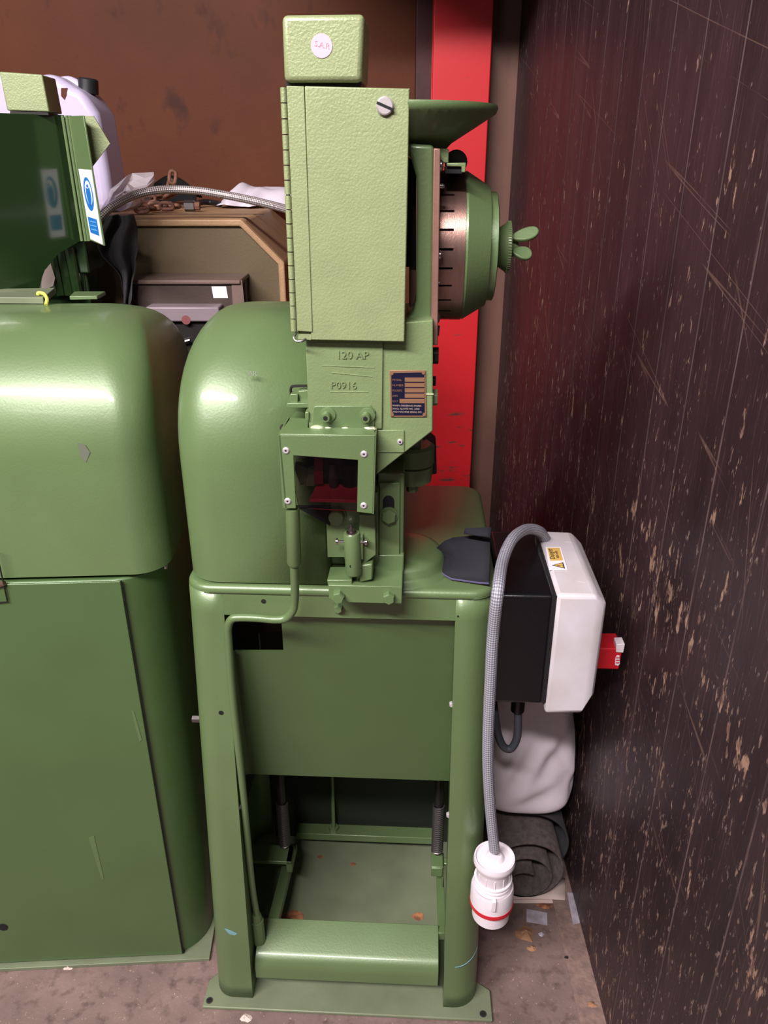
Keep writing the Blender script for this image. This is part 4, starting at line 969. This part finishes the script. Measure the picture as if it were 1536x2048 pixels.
# ================================================================== navy cloth on the cabinet
mloc = lambda p: (M.o + Matrix.Rotation(M.a, 3, 'Z') @ Vector(p))
nc = thing('navy_cloth', 'navy black felt cloth folded on the green cabinet top beside the switch box', 'cloth', M.o, M.a)
def felt(pts, thick, name, lift=0.0):
    q = [M.z(u, v, zt+h) + Vector((0, 0, lift)) for u, v, h in pts]; n = len(q); c_ = sum(q, Vector())/n
    b = MB(); vs = []
    for f_ in (1.0, 0.66, 0.33): vs.append([c_+(p-c_)*f_+Vector((0, 0, 0.004*(1-f_))) for p in q])
    for i in range(2):
        for k in range(n): b.add([vs[i][k], vs[i][(k+1) % n], vs[i+1][(k+1) % n], vs[i+1][k]], [(0, 1, 2, 3)])
    b.add(vs[2], [tuple(range(n))])
    o = clean(b.build(name, NEOP, nc, smooth=40), 1e-6); md = o.modifiers.new('solid', 'SOLIDIFY'); md.thickness = thick; md.offset = 0; return o
edge_ = [(877, 1139, .004), (890, 1150, .004), (903, 1157, .004), (930, 1161, .004), (960, 1165, .005), (978, 1166, .008)]
felt([(868, 1100, .020), (884, 1114, .012)]+edge_+[(980, 1110, .034), (980, 1075, .045), (940, 1072, .045), (905, 1076, .042), (889, 1082, .040)], 0.003, 'felt_sheet')
felt([(927, 1072, .052), (980, 1080, .053), (982, 1060, .060), (930, 1060, .060)], 0.003, 'felt_fold', 0.003)
MB().tube([M.z(u, v, zt+h)+Vector((0, -0.001, 0)) for u, v, h in edge_], 0.0014, 6).build('hem_edge', HEM, nc)

# ================================================================== switch box with cable and plug
X = thing('switch_box', 'black and cream switch box with red rotary handle and hanging plug, beside the green cabinet', 'switch box', M.o, M.a)
yx = 0.055
B = lambda u, v, y=yx: M(u, v, y)
zt3, zb3 = B(1050, 1190).z, B(1040, 1408).z
xa, xb_, xc_ = B(992, 1300).x, B(1098, 1300).x, B(1206, 1300).x
dpt = 0.205
b = MB().box(xa, xb_, yx, yx+dpt, zb3, zt3); xbody = b.build('box_base', BOXBLK, X, bevel=0.006, seg=3)
MB().box(xb_-0.003, xb_+0.004, yx+0.002, yx+dpt-0.002, zb3+0.002, zt3-0.002).build('box_gasket', CAP, X)
# cover: front outline tapers to the right, in plan too
f0 = yx-0.001; f1 = yx+dpt+0.001
zc1, zc2 = B(1110, 1190).z+0.001, B(1092, 1428).z
xk = B(1163, 1428).x
b = MB()
secs = [(xb_+0.003, f0, f1, zc2, zc1), (xk-0.004, f0, f1, zc2+0.001, zc1-0.001), (xc_-0.004, f0+0.022, f1-0.022, zc2+0.026, zc1-0.012), (xc_, f0+0.030, f1-0.030, zc2+0.034, zc1-0.022)]
xs_ = [(xb_+0.003, 0.0), (xc_-0.020, 0.0), (xc_-0.003, 0.0)]
ring = []
for (x, ya_, yb__, za_, zb__) in ((xb_+0.003, f0, f1, zc2, zc1), (xk, f0+0.001, f1-0.001, zc2+0.0015, zc1-0.0005), (xc_, f0+0.012, f1-0.012, zc2+0.032, zc1-0.018)):
    ring.append([(x, ya_, za_), (x, yb__, za_), (x, yb__, zb__), (x, ya_, zb__)])
k = 0; vs = [p for r_ in ring for p in r_]; fs = []
for i in range(2):
    for j in range(4): fs.append((i*4+j, i*4+(j+1) % 4, (i+1)*4+(j+1) % 4, (i+1)*4+j))
fs.append((3, 2, 1, 0)); fs.append((8, 9, 10, 11)); b.add(vs, fs)
cv = b.build('box_cover', COVERW, X, bevel=0.006, seg=3)
# label on the cover's top, reading away from the viewer
zl_ = zc1
c4 = [M.z(u, v, zl_) for u, v in ((1098, 1141), (1135, 1140), (1121, 1095), (1091, 1095))]
lb = MB().prism([p+Vector((0, 0, 0.0004)) for p in c4], (0, 0, 0.0006)).build('danger_label', PAPER, cv)
c5 = [M.z(u, v, zl_) for u, v in ((1100.5, 1123), (1126, 1122), (1119, 1097), (1094.5, 1097))]
MB().prism([p+Vector((0, 0, 0.0010)) for p in c5], (0, 0, 0.0003)).build('label_field', YELLOW, lb)
tri = [M.z(u, v, zl_) for u, v in ((1103.5, 1132), (1126, 1126), (1130, 1138.5))]
MB().prism([p+Vector((0, 0, 0.0010)) for p in tri], (0, 0, 0.0003)).build('warning_triangle', INK, lb)
ctr = (tri[0]+tri[1]+tri[2])/3
MB().prism([ctr+(p-ctr)*0.70+Vector((0, 0, 0.0013)) for p in tri], (0, 0, 0.0003)).build('warning_triangle', YELLOW, lb)
tt = Matrix.Rotation(PI/2, 4, 'Z')
text('warning_mark', '!', 0.013, Matrix.Translation(M.z(1126, 1133, zl_)+Vector((0, 0, 0.0018))) @ tt, INK, lb, 0.0001, 'CENTER')
text('label_text', 'Danger', 0.0115, Matrix.Translation(M.z(1110.5, 1120, zl_)+Vector((0, 0, 0.0015))) @ tt, INK, lb, 0.0001, sx=1.0)
text('label_text', '400 volts', 0.0065, Matrix.Translation(M.z(1119, 1118, zl_)+Vector((0, 0, 0.0015))) @ tt, INK, lb, 0.0001, sx=1.0)
# two dimples on the top of the cover
for (u0, v0, u1, v1) in ((1130, 1084, 1155, 1092), (1154, 1163, 1182, 1175)):
    a, c = M.z(u0, v0, zl_-0.001), M.z(u1, v1, zl_-0.006); MB().tube([a, (a+c)/2+Vector((0, 0, 0.0008)), c], [0.001, 0.0026, 0.001], 8).build('cover_rib', COVERW, cv)
# handle
yhn = yx+0.10
hz0, hz1 = M(1215, 1285, yhn-0.02).z, M(1215, 1337, yhn-0.02).z; xh0, xh1 = xc_-0.001, M(1247, 1300, yhn-0.02).x
hzc = (hz0+hz1)/2
hk = MB().lathe((xh0, yhn, hzc), AX, [(0, 0.030), (0.006, 0.029), (0.010, 0.024), (0.012, 0.018)], 28).build('rotary_handle', REDP, X, smooth=35)
MB().prism([(xh0+0.006, yhn-0.022, hz0-0.002), (xh0+0.014, yhn-0.022, hz0-0.003), (xh0+0.020, yhn-0.022, hz0-0.010), (xh1-0.002, yhn-0.022, hz0-0.009), (xh1-0.003, yhn-0.022, hz1), (xh0+0.006, yhn-0.022, hz1)], (0, 0.044, 0)).build('handle_grip', REDP, hk, bevel=0.002)
uvplate(M, [(1233, 1289), (1250, 1288), (1247, 1306), (1232, 1305)], yhn-0.0235, yhn-0.004).build('lock_slide', WHITE, hk, bevel=0.001)
uvplate(M, [(1231, 1316), (1234, 1311), (1239, 1311), (1240, 1328), (1236, 1332), (1230, 1330)], yhn-0.0228, yhn-0.0215).build('lock_window', WHITE, hk, bevel=0.0003)
for k in range(3):
    v0 = 1315+5*k; uvplate(M, [(1232, v0), (1239, v0), (1239, v0+1.6), (1232, v0+1.6)], yhn-0.0234, yhn-0.0228).build('lock_mark', REDP, hk)
# bracket to the machine side and cable gland
MB().box(xr_t+0.001, xa+0.002, yx+0.05, yx+0.16, zb3+0.05, zt3-0.05).build('mounting_bracket', BOXBLK, X, bevel=0.002)
gp = M(1030, 1066, yx+dpt-0.02)
# cable: out of the box top at the back, over the front and down to the plug
gx = M.z(1072, 1062, zt3+0.004)
yc_ = -0.004
pts = [Vector((gx.x+0.012, yx+dpt-0.03, zt3+0.002)), M(1078, 1062, 0.20), M(1052, 1059, 0.17), M(1025, 1078, 0.12), M(1006, 1120, 0.07), M(996, 1180, yc_), M(986, 1270, yc_), M(981, 1360, yc_), M(977, 1450, yc_), M(976, 1530, yc_), M(981, 1620, yc_), M(989, 1700, yc_)]
MB().tube(spline(pts, 10), 0.0082, 14).build('power_cable', BRAID_G, X, smooth=60)
# plug
pz = M(989, 1716, yc_); dn = (M(992, 1830, yc_)-pz); dn = Vector((dn.x*0.5, 0, -1)).normalized()
def pl(prof, name, m_, par, n=36):
    prof = [(h*1.09, r_*1.13) for h, r_ in prof]; return MB().lathe(pz, dn, prof, n).build(name, m_, par, smooth=35)
pg = pl([(0.0, 0.013), (0.000, 0.024), (-0.003, 0.026), (-0.003, 0.0275), (0.002, 0.0285), (0.006, 0.0285), (0.012, 0.025), (0.018, 0.0235), (0.058, 0.0238)], 'plug', WHITE, X)
pl([(-0.006, 0.0095), (-0.004, 0.012), (0.001, 0.014)], 'cable_grip', WHITE, pg)
for k in range(4):
    h = 0.034+0.0065*k; pl([(h, 0.0238), (h+0.001, 0.0262), (h+0.0032, 0.0266), (h+0.0042, 0.0240)], 'plug_rib', WHITE, pg)
pl([(0.054, 0.022), (0.050, 0.0285), (0.056, 0.0300), (0.083, 0.0300), (0.084, 0.027)], 'plug_collar', WHITE, pg)
pl([(0.081, 0.0270), (0.081, 0.0305), (0.088, 0.0305), (0.088, 0.0270)], 'plug_ring', REDP, pg)
pl([(0.086, 0.024), (0.088, 0.0268), (0.112, 0.0262), (0.113, 0.024), (0.10, 0.022)], 'plug_shroud', WHITE, pg)
p = pz+dn*0.060
MB().box(p.x-0.004, p.x+0.003, p.y-0.037, p.y-0.026, p.z-0.014, p.z+0.008).build('plug_latch', WHITE, pg, bevel=0.0012)
for k in range(7):
    a = PI*(1+k/6.0); q = pz+dn*0.028+Vector((math.cos(a)*0.0268, math.sin(a)*0.0268, 0)); MB().cyl(q-dn*0.007, q+dn*0.008, 0.0009, 5).build('plug_flute', WHITE, pg)
# second cable looping under the box
ym = 0.12
pts = [M(1036, 1408, ym), M(1036, 1440, ym), M(1034, 1475, ym), M(1022, 1497, ym), M(1006, 1492, ym), M(995, 1465, ym), M(990, 1430, ym), M(986, 1400, ym+0.02)]
lc = MB().tube(spline(pts, 8), 0.0065, 12).build('motor_cable', RUBBER, X, smooth=60)
MB().cyl(pts[0]+Vector((0, 0, 0.012)), pts[0]+Vector((0, 0, -0.012)), 0.011, 12).build('cable_gland', BOXBLK, X)

# ================================================================== behind, at the right: carpet, sack, card, tape
CX = 0.292
RP = thing('carpet_roll', 'loosely rolled grey brown carpet offcut on the floor below the white sack', 'carpet', (CX, 1.12, 0.006))
def spiral(turns, R0, R1, n=40):
    out = []
    for k in range(int(turns*n)+1):
        a = 2*PI*k/n; R = R0+(R1-R0)*k/(turns*n); out.append((R*math.sin(-a+0.5), R, R*math.cos(-a+0.5)))
    return out
pts = [(x+(R-0.06)*0.1, z+R) for (x, R, z) in spiral(2.3, 0.034, 0.080)]
n_ = len(pts); b = MB()
b.grid([[(x, 0.0, z) for x, z in pts], [(x, 0.42, z) for x, z in pts]]); rp = b.build('carpet_sheet', CARPET, RP, solid=0.0038, smooth=60)
pts2 = []
for k in range(26):
    a = -0.9+2.5*k/25; R = 0.088; pts2.append((0.003+R*math.cos(a)*0.98, 0.096+R*math.sin(a)))
b = MB().grid([[(x, 0.045, z) for x, z in pts2], [(x, 0.42, z) for x, z in pts2]]); b.build('outer_flap', CARPETB, RP, solid=0.004, smooth=60)

# sack: pear shaped cloth bag with folds
S_ = bmesh.new()
rows = []; r = random.Random(4)
zs0, zs1 = 0.195, 0.50
for i in range(25):
    q = i/24; z = zs0+(zs1-zs0)*q; row = []
    hw = 0.098-0.022*q**1.5; hd_ = 0.085-0.03*q
    if q < 0.12: s2 = math.sqrt(max(0.0, 1-((0.12-q)/0.12)**2)); hw *= 0.55+0.45*s2; hd_ *= 0.5+0.5*s2
    for k in range(49):
        a = 2*PI*k/48; cx_, sy_ = math.cos(a), math.sin(a)
        sq = (abs(cx_)**3+abs(sy_)**3)**(-1/3)
        fold = 0.003*math.sin(3*a+4*q)
        for (a0, q0, sl, dp, wd) in ((-1.2, 0.5, 0.45, .008, .10), (-0.75, 0.35, -0.5, .008, .09), (-1.9, 0.4, 0.7, .007, .09), (-2.3, 0.6, -0.35, .006, .10), (-0.35, 0.45, 0.9, .009, .10), (-1.5, 0.22, 0.15, .006, .06), (-1.0, 0.75, -0.8, .008, .10), (-1.7, 0.8, 0.5, .008, .10)):
            aa = ((a+PI) % (2*PI))-PI; dl = (q-q0)-sl*(aa-a0); al = (aa-a0)+sl*(q-q0)
            fold += dp*(math.tanh(dl/wd*2)*math.exp(-(dl/0.16)**2))*math.exp(-(al/0.5)**2)
        row.append((0.288-0.012*q+cx_*sq*hw+cx_*fold*0.7, 1.215+sy_*sq*hd_+sy_*fold*1.6, z+0.004*math.sin(a*3+0.5)*(1-q)**2+0.006*max(0, cx_)*(1-q)**4))
    row[-1] = row[0]; rows.append(row)
b = MB().grid(rows); m = 49; b.f.append(tuple(range(47, -1, -1))); b.f.append(tuple(range(24*m, 24*m+48)))
sk = clean(b.build('white_sack', SACK, smooth=180, sub=1), 1e-5)
tag(sk, 'white cloth sack slumped on the carpet roll, below the switch box by the dark wall', 'sack')

fl_ = lambda u, v, z=0.0: W.z(u, v, z)
c = thing('cardboard_sheet', 'pale folded cardboard sheet on the floor under the carpet roll', 'cardboard', (0, 0, 0))
rows = [[fl_(u, v, 0.0035)+Vector((0, 0, 0.004*math.sin(PI*k/5))) for k, u in enumerate((1000, 1026, 1052, 1078, 1104, 1130))] for v in (1800, 1788, 1772, 1756)]
MB().grid(rows).build('upper_leaf', CARD, c, solid=0.0015, smooth=180)
rows = [[fl_(u, v, 0.0012) for u in (1000, 1040, 1080, 1130)] for v in (1806, 1798, 1780)]
MB().grid(rows).build('lower_leaf', CARD, c, solid=0.001)
def flat(name, pts, m_, label, cat, z=0.0004, h=0.0008, group=None):
    return tag(MB().prism([fl_(u, v, z) for u, v in pts], (0, 0, h)).build(name, m_), label, cat, group)
flat('grey_tape_strip', [(1053, 1818), (1094, 1826), (1095, 1851), (1053, 1844)], TAPE, 'short square piece of grey tape stuck flat on the floor below the cardboard', 'tape', 0.0008)
flat('grey_tape_strip', [(1134, 1785), (1146, 1786), (1160, 1846), (1146, 1850)], TAPE, 'long narrow strip of grey tape at the foot of the dark wall', 'tape', 0.0018)
def scrap(name, u, v, s_, m_, label, seed, el=0.7, h=0.006):
    r = random.Random(seed); c_ = fl_(u, v); n = 11; out_ = []
    rows = []
    for q in (1.0, 0.6, 0.15):
        row = []
        for k in range(n):
            a = 2*PI*k/n; rr = s_*(0.65+0.5*r.random())*q
            row.append((c_.x+math.cos(a)*rr, c_.y+math.sin(a)*rr*el, 0.0006+(1-q)*h*r.uniform(.4, 1.3)))
        row.append(row[0]); rows.append(row)
    b = MB().grid(rows); b.f.append(tuple(range(2*(n+1), 2*(n+1)+n)))
    return tag(clean(b.build(name, m_, smooth=30)), label, 'scrap')
scrap('leaf_scrap', 1052, 1868, 0.021, LEAF, 'crumpled brown leaf scrap on the floor below the square tape', 1, 0.9, 0.010)
scrap('paper_scrap', 1083, 1869, 0.007, TAPE, 'tiny grey paper scrap right of the crumpled brown leaf', 2)
scrap('leaf_scrap', 1064, 1897, 0.010, LEAF, 'small brown scrap on the floor just below the crumpled leaf', 3)
scrap('rust_flakes', 1090, 1812, 0.020, RUSTSPOT, 'orange rust flakes at the front edge of the cardboard', 4, 0.35, 0.004)
scrap('wood_chip', 136, 1936, 0.010, CARD, 'pale wood chip on the floor before the left machine', 5, 0.6)
scrap('wood_chip', 492, 2036, 0.011, CARD, 'pale splintered wood chip before the left foot of the middle machine', 6, 0.8)
scrap('wood_chip', 1183, 2010, 0.012, LEAF, 'brown wood chip on the floor at the wall foot, lower right', 7, 0.7)
scrap('dark_pebble', 1133, 1916, 0.005, CAP, 'small dark pebble on the floor right of the middle machine', 8, 0.8, 0.006)
